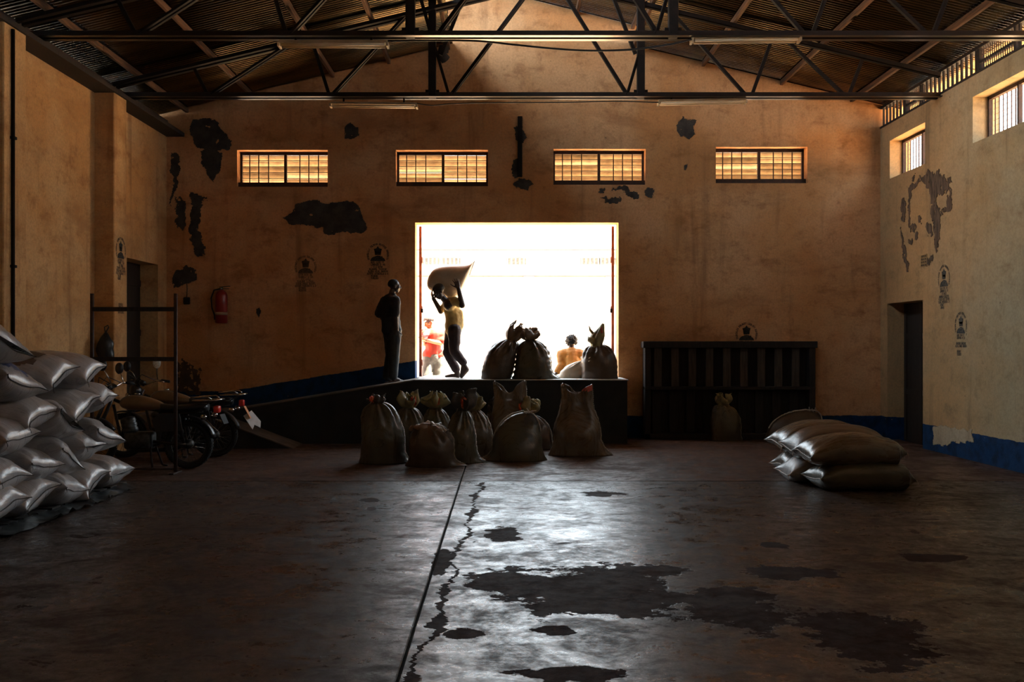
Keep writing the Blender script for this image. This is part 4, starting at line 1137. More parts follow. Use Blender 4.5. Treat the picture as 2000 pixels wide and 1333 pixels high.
# dark bag hanging on the column
hb_ = thing('hanging_bag', 'dark cloth bag hung on the left column above the handlebars', 'bag', (-5.45, 13.5, 0))
bm = bmesh.new()
zt = px(0, 648, 13.5).z; zb = px(0, 706, 13.5).z
prof = []
for k in range(13):
    q = k/12; prof.append((.012+.105*math.sin(min(1, q*2.2)*math.pi/2)*(1-.35*q**6), zt-(zt-zb)*q))
prof[-1] = (.02, zb)
lathe(bm, prof[::-1], 20)
for v in bm.verts:
    v.co.y *= .8; v.co += Vector((noise.noise(v.co*9), noise.noise(v.co*9+Vector((4, 0, 0))), 0))*.03
obj('body', bm, M['black'], hb_, True)
bm = bmesh.new(); tube(bm, [(.0, 0, zt-.02), (.03, .04, zt+.06), (0, .09, zt+.09), (-.03, .04, zt+.06), (0, 0, zt-.02)], .008, 6); obj('strap', bm, M['black'], hb_, True)

# ------------------------------------------------------------------ fire extinguisher on the back wall
q = px(433, 632, 16.4)
ex = thing('fire_extinguisher', 'red fire extinguisher hung on the back wall beside the ramp', 'extinguisher', (q.x, 16.385, q.z))
bm = bmesh.new(); lathe(bm, [(.0, 0), (.085, .0), (.10, .015), (.10, .46), (.085, .51), (.04, .545), (.03, .56), (0, .56)], 22); obj('cylinder', bm, M['ext_red'], ex, True)
bm = bmesh.new(); lathe(bm, [(.1015, .135), (.1015, .185)], 22); obj('label_band', bm, M['ext_label'], ex, True)
bm = bmesh.new(); lathe(bm, [(.028, .55), (.028, .60), (.015, .61)], 12); obj('valve', bm, M['chrome'], ex, True)
bm = bmesh.new(); bar(bm, (-.03, 0, .60), (.15, -.02, .615), .022, .012); bar(bm, (-.02, 0, .575), (.13, -.02, .570), .020, .010); obj('handle', bm, M['black'], ex)
bm = bmesh.new(); tube(bm, [(-.02, 0, .575), (-.12, -.01, .55), (-.165, -.02, .42), (-.15, -.02, .25), (-.11, -.02, .14), (-.10, -.03, .06)], .013, 8); obj('hose', bm, M['black'], ex, True)
bm = boxm((-.05, .09, .28), (.05, .113, .42)); obj('bracket', bm, M['steel'], ex)
# pendant switch on its cord below the broken plaster
q = px(365, 588, 16.45)
sw = thing('pull_switch', 'small switch hanging on a cord left of the fire extinguisher', 'switch', (q.x, 16.44, q.z))
obj('switch_box', bevel(boxm((-.055, -.02, -.06), (.055, .02, .06)), .012), M['timber_dark'], sw)
bm = bmesh.new(); tube(bm, [(0, 0, .05), (.008, 0, .2), (-.01, .02, .36)], .007, 6); obj('cord', bm, M['cable'], sw, True)

# ------------------------------------------------------------------ people: tapered limbs merged into one continuous skin
class Blob:
    def __init__(s): s.bm = bmesh.new()
    def cap(s, p, q, r0, r1=None, n=12, flat=None):
        """tapered capsule; flat=(axis vector, factor) squashes its section"""
        r1 = r0 if r1 is None else r1; p, q = Vector(p), Vector(q); d = q-p
        if d.length < 1e-5: d = Vector((0, 0, 1e-4)); q = p+d
        D = d.normalized(); a, b = basis(d); prof = []
        for k in range(4): t = math.pi/2*(1-k/3.5); prof.append((p-D*r0*math.sin(t), r0*math.cos(t)))
        prof.append((p, r0)); prof.append((q, r1))
        for k in range(3, -1, -1): t = math.pi/2*(1-k/3.5); prof.append((q+D*r1*math.sin(t), r1*math.cos(t)))
        rings = []
        for c, r in prof:
            ring = []
            for k in range(n):
                o = a*math.cos(2*math.pi*k/n)*max(r, 1e-4)+b*math.sin(2*math.pi*k/n)*max(r, 1e-4)
                if flat: ax, f = flat; o = o-ax*(o.dot(ax))*(1-f)
                ring.append(s.bm.verts.new(c+o))
            rings.append(ring)
        for x, y in zip(rings, rings[1:]):
            for k in range(n): s.bm.faces.new((x[k], x[(k+1)%n], y[(k+1)%n], y[k]))
        s.bm.faces.new(rings[0][::-1]); s.bm.faces.new(rings[-1])
        return s
    def chain(s, pts, rs, **k):
        for i in range(len(pts)-1): s.cap(pts[i], pts[i+1], rs[i], rs[i+1], **k)
        return s
    def ell(s, c, r, rot=None, n=16):
        R = (rot or Matrix.Identity(3)).to_4x4(); Mx = Matrix.Translation(Vector(c)) @ R @ Matrix.Diagonal((*r, 1))
        bmesh.ops.create_uvsphere(s.bm, u_segments=n, v_segments=n//2+2, radius=1.0, matrix=Mx); return s
    def make(s, name, m, parent, voxel=.012, smooth=5, wrinkle=0.0, wsc=14, seed=0):
        bmesh.ops.recalc_face_normals(s.bm, faces=s.bm.faces)
        me = bpy.data.meshes.new(name); s.bm.to_mesh(me); s.bm.free()
        o = link(name, me, None, m)
        bake(o, [('REMESH', dict(mode='VOXEL', voxel_size=voxel)), ('SMOOTH', dict(factor=.5, iterations=smooth))])
        if wrinkle:
            for v in o.data.vertices:
                c = v.co; f = noise.fractal((c.x*wsc+seed, c.y*wsc, c.z*wsc*1.6+seed), 1.0, 2.0, 3)
                v.co = c+v.normal*f*wrinkle
        o.parent = parent; o.matrix_parent_inverse = parent.matrix_basis.inverted()
        return o
def frame_from(f, up=Vector((0, 0, 1))):
    f = f.normalized(); r = f.cross(up).normalized(); u = r.cross(f).normalized()
    return Matrix((r, f, u)).transposed()          # columns: right, forward, up
def head(B, c, f, up=Vector((0, 0, 1)), k=1.0):
    """skull, jaw, brow, nose, lips, ears. c = centre of the skull, f = where the face looks"""
    R = frame_from(f, up); P = lambda x, y, z: Vector(c)+R @ Vector((x, y, z))*k
    E = lambda p, r: B.ell(P(*p), tuple(x*k for x in r), R)
    E((0, -.012, .030), (.073, .092, .080)); E((0, .030, -.030), (.056, .060, .070)); E((0, .052, -.078), (.034, .034, .028))
    E((0, .076, .018), (.050, .020, .014)); B.cap(P(0, .086, .008), P(0, .106, -.030), .010*k, .016*k)
    for s in (-1, 1):
        E((s*.014, .095, -.032), (.011, .011, .009)); E((s*.072, -.006, -.012), (.010, .020, .032)); E((s*.042, .062, -.022), (.022, .022, .020))
    E((0, .083, -.056), (.024, .014, .008)); E((0, .080, -.069), (.021, .014, .008))
    return P, R
def hand(B, wrist, d, n, side=1, curl=.5, k=1.0, spread=.09):
    """palm, four unequal fingers and a thumb. d: towards the fingers, n: out of the back of the hand, side: which side the thumb leaves"""
    d = d.normalized(); n = (n-d*n.dot(d)).normalized(); s = d.cross(n).normalized()*side
    w = Vector(wrist)
    for j in range(4):
        o = s*(.030-.020*j)*k
        B.cap(w+d*.014*k+o*.55, w+d*.082*k+o, .0155*k, .0125*k)
    for j, L in enumerate((.076, .086, .080, .062)):
        o = s*(.030-.020*j)*k; p = w+d*.084*k+o; ang = 0.0; dr = (d+s*spread*(1.5-j)).normalized()
        for seg, (fr, rr) in enumerate(((.44, .0095), (.32, .0085), (.24, .0075))):
            ang += curl*(.55, .8, .6)[seg]; v = dr*math.cos(ang)-n*math.sin(ang); q = p+v*L*fr*k
            B.cap(p, q, rr*k, (rr-.0008)*k, n=8); p = q
    p = w+d*.030*k+s*.030*k; v = (d*.62+s*.72-n*.25).normalized()
    for L, rr in ((.040, .0125), (.034, .0105), (.026, .009)):
        q = p+v*L*k; B.cap(p, q, rr*k, (rr-.001)*k, n=8); p = q; v = (v+d*.30-n*.35*curl).normalized()
def shoe(B, ankle, heel_z, f, k=1.0, pitch=0.0):
    """foot under the ankle, pointing along f"""
    f = Vector((f[0], f[1], 0)).normalized(); a = Vector(ankle)
    f3 = (f*math.cos(pitch)+Vector((0, 0, math.sin(pitch)))).normalized(); up = Vector((0, 0, 1)); dn = -(up-f3*f3.dot(up)).normalized()
    h = a+dn*.055*k-f3*.045*k; toe = a+dn*.066*k+f3*.165*k
    B.cap(a, h, .040*k, .036*k); B.chain([h, h+f3*.10*k+dn*.004, toe], [.036*k, .042*k, .030*k])
    B.cap(a, a+f3*.09*k+dn*.05*k, .040*k, .036*k)
def hair_cap(name, P, R, m, parent, k=1.0, thick=.010, low=-.01, curly=0.0, seed=0):
    bm = bmesh.new(); c = P(0, -.014, .030)
    bmesh.ops.create_uvsphere(bm, u_segments=40, v_segments=28, radius=1.0)
    rm = []
    for v in bm.verts:
        l = v.co.copy()
        if l.z*.08 < low-.035*(l.y < .2) or (l.y > .62 and l.z < .45): rm.append(v)
        sc = 1+curly*noise.noise((l.x*9+seed, l.y*9, l.z*9))
        v.co = c+(R @ Vector((l.x*(.074+thick)*sc, l.y*(.093+thick)*sc, l.z*(.081+thick)*sc)))*k
    bmesh.ops.delete(bm, geom=rm, context='VERTS')
    o = obj(name, bm, m, parent, True)
    o.matrix_parent_inverse = parent.matrix_basis.inverted(); md = o.modifiers.new('thickness', 'SOLIDIFY'); md.thickness = .006; md.offset = -1
    return o
def eyes(P, R, parent, k=1.0):
    for s in (-1, 1):
        bm = bmesh.new(); bmesh.ops.create_uvsphere(bm, u_segments=10, v_segments=8, radius=.0125*k, matrix=Matrix.Translation(P(s*.031, .073, .000)))
        o = obj('eye', bm, M['eye'], parent, True); o.matrix_parent_inverse = parent.matrix_basis.inverted()

# --- man standing on the ramp, back to us, looking out of the door
Yp = 16.08
def J(x, y, dy=0.0, Y=Yp): return px(x, y, Y)+Vector((0, dy, 0))
def footz(x): return RZ(min(x, -1.40))
p1 = thing('person', 'person in dark clothes standing on the ramp, one arm behind the back', 'person', (px(768, 0, Yp).x, Yp, footz(px(768, 0, Yp).x)))
B = Blob()
look = Vector((.93, .36, -.04))
P, R = head(B, J(770, 559), look)
neck = J(765, 575); ch = J(762, 592); ab = J(764, 618); pel = J(766, 645)
B.chain([J(767, 568), neck, J(763, 583)], [.050, .052, .062])
fwd = Vector((.80, .60, 0)).normalized(); rt = Vector((.60, -.80, 0)).normalized()
B.cap(ch-rt*.12, ch+rt*.12, .095); B.chain([ch, ab, pel], [.125, .118, .130])
shR, shL = ch+rt*.185+Vector((.0, 0, .035)), ch-rt*.185+Vector((0, 0, .035))
elR = J(775, 618, -.20); wrR = J(777, 645, -.17)
elL = J(741, 612, .02); wrL = J(752, 632, .10)
B.chain([shR, elR, wrR], [.058, .046, .032]); B.chain([shL, elL, wrL], [.058, .046, .032])
hand(B, wrR, Vector((.08, .02, -1)), Vector((.3, -.9, 0)), -1, .45); hand(B, wrL, Vector((.8, .3, -.35)), Vector((-.35, .2, -.9)), 1, .7)
hpR, hpL = pel+rt*.09, pel-rt*.09
fxR, fxL = px(769, 0, Yp).x, px(758, 0, Yp).x
anR = Vector((fxR, Yp-.10, footz(fxR)+.085)); anL = Vector((fxL, Yp+.12, footz(fxL)+.085))
knR = J(771, 694, -.09); knL = J(763, 694, .10)
B.chain([hpR, knR, anR], [.092, .062, .042]); B.chain([hpL, knL, anL], [.092, .062, .042])
for a in (anR, anL): B.chain([a, a-Vector((0, 0, .045))+fwd*.02, a+fwd*.17-Vector((0, 0, .068))], [.036, .038, .024])
B.make('body', M['skin_dark'], p1, .007, 3)
eyes(P, R, p1)
hair_cap('hair', P, R, M['hair'], p1, thick=.0025)
S = Blob(); S.cap(ch-rt*.125, ch+rt*.125, .112); S.chain([ch+Vector((0, 0, .01)), ab, pel+Vector((0, 0, -.03))], [.142, .142, .155]); S.chain([J(766, 579), ch], [.075, .10])
S.chain([shR, shR.lerp(elR, .86)], [.076, .076]); S.chain([shL, shL.lerp(elL, .98)], [.080, .086]); S.cap(ab-fwd*.05, pel-fwd*.05, .12, .13)
S.make('shirt', M['navy'], p1, .013, 4, .006, 11, 3)
S = Blob(); S.cap(hpR, hpL, .112); S.cap(pel+Vector((0, 0, .03)), pel, .125, .12)
S.chain([hpR, knR, anR+Vector((.0, 0, .03))], [.112, .092, .080]); S.chain([hpL, knL, anL+Vector((-.02, 0, .03))], [.112, .095, .085])
S.make('trousers', M['slate'], p1, .013, 4, .007, 9, 7)
for a in (anR, anL):
    S = Blob(); b0 = a-Vector((0, 0, .074)); S.chain([b0-fwd*.05, b0+fwd*.08, b0+fwd*.18], [.034, .040, .032], flat=(Vector((0, 0, 1)), .32))
    S.cap(a+fwd*.03-Vector((0, 0, .03)), a+fwd*.10-Vector((0, 0, .055)), .040, .040)
    S.make('sandal', M['shoe'], p1, .009, 2)

# --- man carrying a sack over head and shoulders, walking left along the dock
Yc = 16.25
K = lambda x, y, dy=0.0: px(x, y, Yc)+Vector((0, dy, 0))
p2 = thing('person', 'person in yellow shirt bent under a large sack, walking in the doorway', 'person', (K(885, 0).x, Yc, DOCK_Z))
B = Blob(); face = Vector((-.72, -.30, -.62)); upv = Vector((-.55, -.1, .80))
P, R = head(B, K(859, 571, -.17), face, upv, 1.06)
B.chain([K(862, 577, -.13), K(868, 585, -.07), K(876, 593)], [.052, .055, .07])
ch = K(881, 597); ab = K(886, 622); pel = K(886, 644)
B.cap(ch-Vector((.03, .14, 0)), ch+Vector((-.03, .14, 0)), .095); B.chain([ch, ab, pel], [.128, .112, .118])
shN = K(889, 588, -.17); elN = K(904, 598, -.24); wrN = K(897, 566, -.25)
shF = K(872, 592, .16); elF = K(860, 608, .14); wrF = K(846, 583, .06)
B.chain([shN, elN, wrN], [.060, .050, .034]); B.chain([shF, elF, wrF], [.058, .047, .032])
hand(B, wrN, Vector((-.28, .08, .95)), Vector((.35, -.92, .1)), -1, .18, 1.08, .20)
hand(B, wrF, Vector((-.35, .1, .93)), Vector((-.7, -.3, -.1)), 1, .65, 1.0)
hpN, hpF = K(888, 646, -.09), K(882, 646, .09)
# near leg trails with its heel up, far leg carries the weight
knN = K(888, 686, -.10); anN = K(906, 713, -.10); knF = K(874, 690, .08); anF = K(892, 726, .08)
B.chain([hpN, knN, anN], [.095, .064, .044]); B.chain([hpF, knF, anF], [.095, .064, .044])
B.make('body', M['skin_dark'], p2, .007, 3); eyes(P, R, p2, 1.06)
hair_cap('hair', P, R, M['hair'], p2, 1.06, thick=.010)
S = Blob(); S.cap(ch-Vector((.02, .13, 0)), ch+Vector((-.02, .13, 0)), .10); S.chain([ch, ab, pel+Vector((0, 0, .015))], [.146, .134, .148]); S.chain([K(873, 591), ch], [.085, .11])
S.chain([shN, shN.lerp(elN, .62)], [.070, .068]); S.chain([shF, shF.lerp(elF, .70)], [.066, .066]); S.cap(K(897, 612), K(897, 638), .07, .075)
S.make('shirt', M['yellow'], p2, .013, 14, .008, 10, 5)
S = Blob(); S.cap(hpN, hpF, .112); S.chain([hpN, knN, K(905, 708, -.10)], [.118, .086, .068]); S.chain([hpF, knF, K(890, 722, .08)], [.116, .086, .072])
S.make('trousers', M['brown_cloth'], p2, .013, 4, .007, 9, 2)
S = Blob(); a = anN; toe = K(902, 735, -.10); toe.z = DOCK_Z+.03; S.chain([a, K(911, 722, -.10), toe], [.046, .050, .034]); S.cap(a, toe, .042, .034); S.make('shoe', M['shoe'], p2, .009, 2)
S = Blob(); b0 = Vector((K(894, 0).x, Yc+.08, DOCK_Z+.032)); S.chain([anF, b0], [.046, .040]); S.chain([b0, b0+Vector((-.10, -.01, .005)), b0+Vector((-.19, -.02, -.008))], [.040, .044, .028], flat=(Vector((0, 0, 1)), .72)); S.make('shoe', M['shoe'], p2, .009, 2)

# the carried sack: bulging left end, corners drawn out to the upper right
cs = thing('grain_sack', 'big pale sack carried over the head of the walking person', 'sack', (K(874, 548).x, Yc+.10, K(0, 548).z))
path = [(833, 551, 2), (835, 548, 22), (841, 545, 42), (852, 545, 53), (866, 546, 58), (880, 549, 65), (892, 551, 70), (902, 550, 70), (910, 544, 66), (916, 534, 50), (921, 523, 28)]
bm = bmesh.new(); rings = []; nv = 48; s0 = Yc/F
for i, (x, y, h) in enumerate(path):
    q = i/(len(path)-1); c = K(x, y, .12); rz = h*s0/2; ry = min(.22, rz*1.0)*(1 if q < .75 else 1-.80*(q-.75)/.25)
    # the section leans with the bag: its lower edge trails to the left towards the shoulder
    tilt = Vector((.34, 0, .94)) if q > .5 else Vector((.10+.48*q, 0, .98)); tilt.normalize()
    ring = []
    for k in range(nv):
        a = 2*math.pi*k/nv; cc, sn = math.cos(a), math.sin(a)
        p = c+Vector((0, 1, 0))*ry*math.copysign(abs(cc)**.9, cc)+tilt*rz*math.copysign(abs(sn)**.9, sn)
        p += Vector((.0, noise.noise((x*.12, a, 1)), noise.noise((x*.12, sn*2, cc*2+5))))*.012
        ring.append(bm.verts.new(p-cs.location))
    rings.append(ring)
for a, b in zip(rings, rings[1:]):
    for k in range(nv): bm.faces.new((a[k], a[(k+1)%nv], b[(k+1)%nv], b[k]))
bm.faces.new(rings[0][::-1]); bm.faces.new(rings[-1])
endpath = [((rings[-1][k].co+rings[-1][-k % nv].co)/2 if 0 else rings[-1][(k+12) % nv].co.copy()) for k in range(0, 25, 2)]
b_ = obj('body', bm, M['sack_white'], cs, True); md = b_.modifiers.new('subsurf', 'SUBSURF'); md.levels = md.render_levels = 1
bm = bmesh.new(); tube(bm, [p+Vector((.004, 0, .003*(k % 2))) for k, p in enumerate(endpath)], .008, 6); obj('seam', bm, M['seam_light'], cs, True)

# --- man in a red polo outside, looking at his phone
Yr = 17.75
Q = lambda x, y, dy=0.0: px(x+4, y, Yr)+Vector((0, dy, 0))
p3 = thing('person', 'person in red polo shirt and grey cap outside, hands together at chest', 'person', (Q(841, 0).x, Yr, .38))
B = Blob(); face = Vector((-.72, -.55, -.42))
P, R = head(B, Q(834, 629), face)
ch = Q(843, 655); ab = Q(842, 678); pel = Q(842, 699)
B.chain([Q(837, 637), Q(842, 643)], [.052, .060]); rt = Vector((.55, -.72, 0)).normalized(); rt = Vector((.80, .25, 0)).normalized()
B.cap(ch-rt*.12, ch+rt*.12, .10); B.chain([ch, ab, pel], [.13, .125, .13])
shR = ch+rt*.19+Vector((0, 0, .03)); shL = ch-rt*.19+Vector((0, 0, .03))
elR = Q(857, 671, -.06); wrR = Q(831, 665, -.26); elL = Q(823, 672, .02); wrL = Q(826, 664, -.22)
B.chain([shR, elR, wrR], [.058, .046, .031]); B.chain([shL, elL, wrL], [.058, .046, .031])
hand(B, wrR, Vector((-.95, -.25, .1)), Vector((.1, -.3, -.9)), 1, .6); hand(B, wrL, Vector((-.3, -.9, .2)), Vector((-.2, -.2, -.9)), -1, .6)
hpR, hpL = pel+rt*.09, pel-rt*.09; z0 = .38
anR = Vector((Q(850, 0).x, Yr+.06, z0+.085)); anL = Vector((Q(824, 0).x, Yr-.12, z0+.085)); knR = anR.lerp(hpR, .52)+Vector((0, -.03, 0)); knL = anL.lerp(hpL, .52)+Vector((0, -.04, 0))
B.chain([hpR, knR, anR], [.092, .062, .042]); B.chain([hpL, knL, anL], [.092, .062, .042])
B.make('body', M['skin_light'], p3, .008, 3); eyes(P, R, p3)
hair_cap('hair', P, R, M['hair'], p3, thick=.004)
S = Blob(); S.cap(ch-rt*.125, ch+rt*.125, .118); S.chain([ch, ab, pel+Vector((0, 0, .11))], [.148, .146, .146]); S.chain([Q(841, 645), ch], [.075, .11]); S.cap(pel-rt*.08+Vector((0, 0, .05)), pel+rt*.08+Vector((0, 0, .05)), .122)
S.chain([shR, shR.lerp(elR, .72)], [.080, .082]); S.chain([shL, shL.lerp(elL, .72)], [.080, .080]); S.make('polo_shirt', M['red_cloth'], p3, .013, 4, .004, 10, 4)
S = Blob(); S.cap(hpR, hpL, .11); S.cap(pel+Vector((0, 0, .05)), pel, .138, .136); S.chain([hpR, knR, anR+Vector((0, 0, .02))], [.112, .088, .075]); S.chain([hpL, knL, anL+Vector((0, 0, .02))], [.112, .088, .075]); S.make('jeans', M['jeans'], p3, .014, 4, .005, 9, 6)
S = Blob(); f2 = (face.x, face.y)
for a in (anR, anL): shoe(S, a, z0, f2)
S.make('shoes', M['shoe'], p3, .010, 2)
S = Blob(); S.chain([Q(834, 646, -.12), Q(829, 655, -.17), Q(826, 664, -.19)], [.035, .06, .05], flat=(Vector((0, 1, 0)), .5)); S.make('scarf', M['pink_cloth'], p3, .009, 3, .008, 16)
S = Blob(); S.ell(P(0, -.012, .050), (.086, .106, .078), R); S.cap(P(-.03, .10, .045), P(-.03, .155, .030), .035, .030, flat=(R @ Vector((0, 0, 1)), .28)); S.cap(P(.03, .10, .045), P(.03, .155, .030), .035, .030, flat=(R @ Vector((0, 0, 1)), .28)); S.make('cap', M['cap'], p3, .008, 3)

# --- person sitting on the outer edge of the dock, seen from behind
Ys = 17.22
G = lambda x, y, dy=0.0: px(x, y, Ys)+Vector((0, dy, 0))
p4 = thing('person', 'person in orange jacket sitting on the dock edge with back turned', 'person', (G(1116, 0).x, Ys, DOCK_Z))
B = Blob(); P, R = head(B, G(1117, 670, .12), Vector((-.25, .9, -.30)))
ch = G(1117, 695, .08); ab = G(1118, 714, .03); pel = G(1119, 728, 0); pel.z = DOCK_Z+.13
B.chain([G(1117, 677, .11), G(1117, 684, .10)], [.05, .06]); B.cap(ch-Vector((.13, 0, 0)), ch+Vector((.13, 0, 0)), .10); B.chain([ch, ab, pel], [.13, .13, .14])
shL, shR = ch+Vector((-.185, .0, .02)), ch+Vector((.185, .0, .02)); elL = G(1097, 712, .0); wrL = G(1086, 728, -.10); wrL.z = DOCK_Z+.05
elR = G(1139, 712, .12); wrR = G(1134, 722, .36)
B.chain([shL, elL, wrL], [.058, .046, .032]); B.chain([shR, elR, wrR], [.058, .046, .032])
hand(B, wrL, Vector((-.8, -.2, -.20)), Vector((0, -.1, 1)), 1, .25); hand(B, wrR, Vector((-.2, .9, -.2)), Vector((.1, .2, 1)), -1, .5)
for s in (-1, 1):
    hp = pel+Vector((s*.09, .03, -.03)); kn = Vector((pel.x+s*.13, 17.66, DOCK_Z+.07)); an = Vector((pel.x+s*.13, 17.72, .47))
    B.chain([hp, kn, an], [.09, .062, .042]); shoe(B, an, .38, (0, 1))
B.make('body', M['skin_dark'], p4, .008, 3)
hair_cap('hair', P, R, M['hair'], p4, thick=.022, low=-.03, curly=.35)
S = Blob(); S.cap(ch-Vector((.135, 0, 0)), ch+Vector((.135, 0, 0)), .122); S.chain([ch, ab, pel], [.152, .156, .165]); S.chain([G(1117, 687, .1), ch], [.08, .11])
S.chain([shL, elL, wrL.lerp(elL, .2)], [.082, .068, .056]); S.chain([shR, elR, wrR.lerp(elR, .2)], [.082, .068, .056]); S.make('jacket', M['orange_cloth'], p4, .013, 4, .008, 10, 8)
S = Blob()
for s in (-1, 1):
    hp = pel+Vector((s*.09, .03, -.03)); kn = Vector((pel.x+s*.13, 17.66, DOCK_Z+.07)); an = Vector((pel.x+s*.13, 17.72, .47))
    S.chain([hp, kn, an+Vector((0, 0, .03))], [.108, .082, .07])
S.make('trousers', M['slate'], p4, .014, 3)

# ------------------------------------------------------------------ motorcycles
def motorcycle(label, rx_, ry_, yaw, tankm, plate, steer=0.0, seed=0):
    """local +x is forward, origin on the floor under the rear axle"""
    t = thing('motorcycle', label, 'motorcycle', (rx_, ry_, 0), (0, 0, yaw), 'motorcycles parked by the left wall'); WB, RR = 1.24, .305
    def tyre_parts(x, nm, parent):
        o = bpy.data.objects.new(nm, None); C.objects.link(o); o.parent = parent; o.location = (x, 0, RR)
        bm = bmesh.new(); n = 48
        prof = [(.236, -.030), (.262, -.046), (.288, -.043), (.303, -.022), (.305, 0), (.303, .022), (.288, .043), (.262, .046), (.236, .030)]
        rg = []
        for i in range(n):
            a = 2*math.pi*i/n; rg.append([bm.verts.new((r*math.cos(a), y, r*math.sin(a))) for r, y in prof])
        for i in range(n):
            A_, B_ = rg[i], rg[(i+1) % n]
            for k in range(len(prof)-1): bm.faces.new((A_[k], A_[k+1], B_[k+1], B_[k]))
            bm.faces.new((A_[-1], A_[0], B_[0], B_[-1]))
        for i in range(n):    # tread blocks
            a = 2*math.pi*(i+.5)/n
            for y in (-.026, .0, .026):
                c = Vector((.303*math.cos(a+.03*(y != 0)), y, .303*math.sin(a+.03*(y != 0)))); Rm = Matrix.Translation(c) @ Matrix.Rotation(-a, 4, 'Y')
                box(bm, (-.006, -.009, -.013), (.007-.003*(y != 0), .009, .013), Rm)
        obj('tyre', bm, M['rubber'], o)
        bm = bmesh.new(); tube(bm, arc((0, 0, 0), .232, 0, 2*math.pi, 40)[:-1], .013, 6, True)
        obj('rim', bm, M['alloy'], o, True)
        bm = bmesh.new(); Rm = Matrix.Rotation(math.pi/2, 4, 'X'); lathe(bm, [(.02, -.08), (.02, -.05), (.058, -.045), (.058, .045), (.02, .05), (.02, .08)], 18, Rm); obj('hub', bm, M['alloy'], o, True)
        bm = bmesh.new()
        for k in range(28):
            a = 2*math.pi*k/28; b = a+(.35 if k % 2 else -.35); y = .035 if k % 4 < 2 else -.035
            tube(bm, [(.055*math.cos(b), y, .055*math.sin(b)), (.228*math.cos(a), 0, .228*math.sin(a))], .0028, 4)
        s_ = obj('spokes', bm, M['chrome'], o); s_['kind'] = 'stuff'
        return o
    tyre_parts(0, 'rear_wheel', t); tyre_parts(WB, 'front_wheel', t)
    bm = bmesh.new()
    tube(bm, [(WB-.28, 0, .86), (WB-.42, 0, .80), (.35, 0, .72), (-.12, 0, .72)], .022, 8); tube(bm, [(WB-.27, 0, .80), (WB-.36, 0, .40), (.55, 0, .26), (.38, 0, .30), (.36, 0, .70)], .020, 8)
    for y in (-.11, .11): tube(bm, [(.36, y*.5, .70), (-.05, y, .70), (-.22, y*.9, .72)], .012, 6)
    obj('frame', bm, M['bike_dark'], t, True)
    for y in (-.085, .085):
        bm = bmesh.new(); tube(bm, [(.42, y, .34), (0, y, RR)], .022, 8); obj('swing_arm', bm, M['bike_dark'], t, True)
        bm = bmesh.new(); lathe(bm, [(.018, 0), (.018, .12), (.034, .12), (.034, .30), (.016, .32), (.016, .36)], 12, Matrix.Translation((.02, y*1.25, RR+.02)) @ Matrix.Rotation(math.radians(16), 4, 'Y')); obj('shock_absorber', bm, M['bike_dark'], t, True)
        bm = bmesh.new(); tube(bm, [(WB, y*1.0, RR), (WB-.10, y, .62), (WB-.24, y, .93)], [.028, .026, .018], 10); obj('fork_leg', bm, M['bike_dark'], t, True)
    bm = bmesh.new(); box(bm, (.45, -.12, .24), (.80, .12, .46)); bevel(bm, .04, 2); 
    lathe(bm, [(.085, 0), (.095, .03), (.095, .06), (.085, .07), (.095, .09), (.095, .12), (.085, .13), (.095, .15), (.09, .19), (.05, .21)], 16, Matrix.Translation((.74, 0, .44)) @ Matrix.Rotation(math.radians(14), 4, 'Y'))
    obj('engine', bm, M['alloy'], t, True)
    bm = bmesh.new(); tube(bm, [(.80, -.08, .52), (.86, -.12, .34), (.70, -.15, .20), (.30, -.16, .22), (-.02, -.17, .28), (-.22, -.17, .32)], [.020, .020, .022, .030, .042, .040], 10); obj('exhaust', bm, M['bike_dark'], t, True)
    # tank: teardrop with a raised spine
    bm = bmesh.new(); nv = 28; rgs = []
    for x, w_, h_, zc in ((.28, .02, .015, .765), (.32, .075, .045, .775), (.42, .105, .075, .79), (.56, .13, .105, .805), (.70, .14, .118, .815), (.80, .12, .10, .815), (.865, .07, .06, .815), (.88, .02, .02, .815)):
        rgs.append([bm.verts.new((x, w_*math.copysign(abs(math.cos(2*math.pi*k/nv))**.8, math.cos(2*math.pi*k/nv)), zc+h_*math.sin(2*math.pi*k/nv)*(1 if math.sin(2*math.pi*k/nv) > 0 else .75))) for k in range(nv)])
    for a, b in zip(rgs, rgs[1:]):
        for k in range(nv): bm.faces.new((a[k], a[(k+1)%nv], b[(k+1)%nv], b[k]))
    bm.faces.new(rgs[0][::-1]); bm.faces.new(rgs[-1])
    tk = obj('fuel_tank', bm, M[tankm], t, True); md = tk.modifiers.new('subsurf', 'SUBSURF'); md.levels = md.render_levels = 1
    bm = bmesh.new(); lathe(bm, [(.036, 0), (.034, .016), (.0, .02)], 16, Matrix.Translation((.66, 0, .928))); obj('tank_cap', bm, M['chrome'], tk, True)
    bm = bmesh.new()
    rgs = []
    for x, w_, z_ in ((-.24, .09, .79), (-.18, .125, .80), (.0, .135, .79), (.18, .125, .775), (.30, .095, .785), (.36, .06, .80)):
        rgs.append([bm.verts.new((x, w_*math.copysign(abs(math.cos(2*math.pi*k/16))**.6, math.cos(2*math.pi*k/16)), z_-.02+.045*math.copysign(abs(math.sin(2*math.pi*k/16))**.7, math.sin(2*math.pi*k/16)))) for k in range(16)])
    for a, b in zip(rgs, rgs[1:]):
        for k in range(16): bm.faces.new((a[k], a[(k+1)%16], b[(k+1)%16], b[k]))
    bm.faces.new(rgs[0][::-1]); bm.faces.new(rgs[-1]); obj('seat', bm, M['black'], t, True)
    for y in (-.14, .14):
        bm = bmesh.new(); prism(bm, [(.02, .48), (.36, .46), (.42, .62), (.30, .70), (.06, .70)], y-.012, y+.012, 'y'); bevel(bm, .006); obj('side_panel', bm, M['bike_dark'], t)
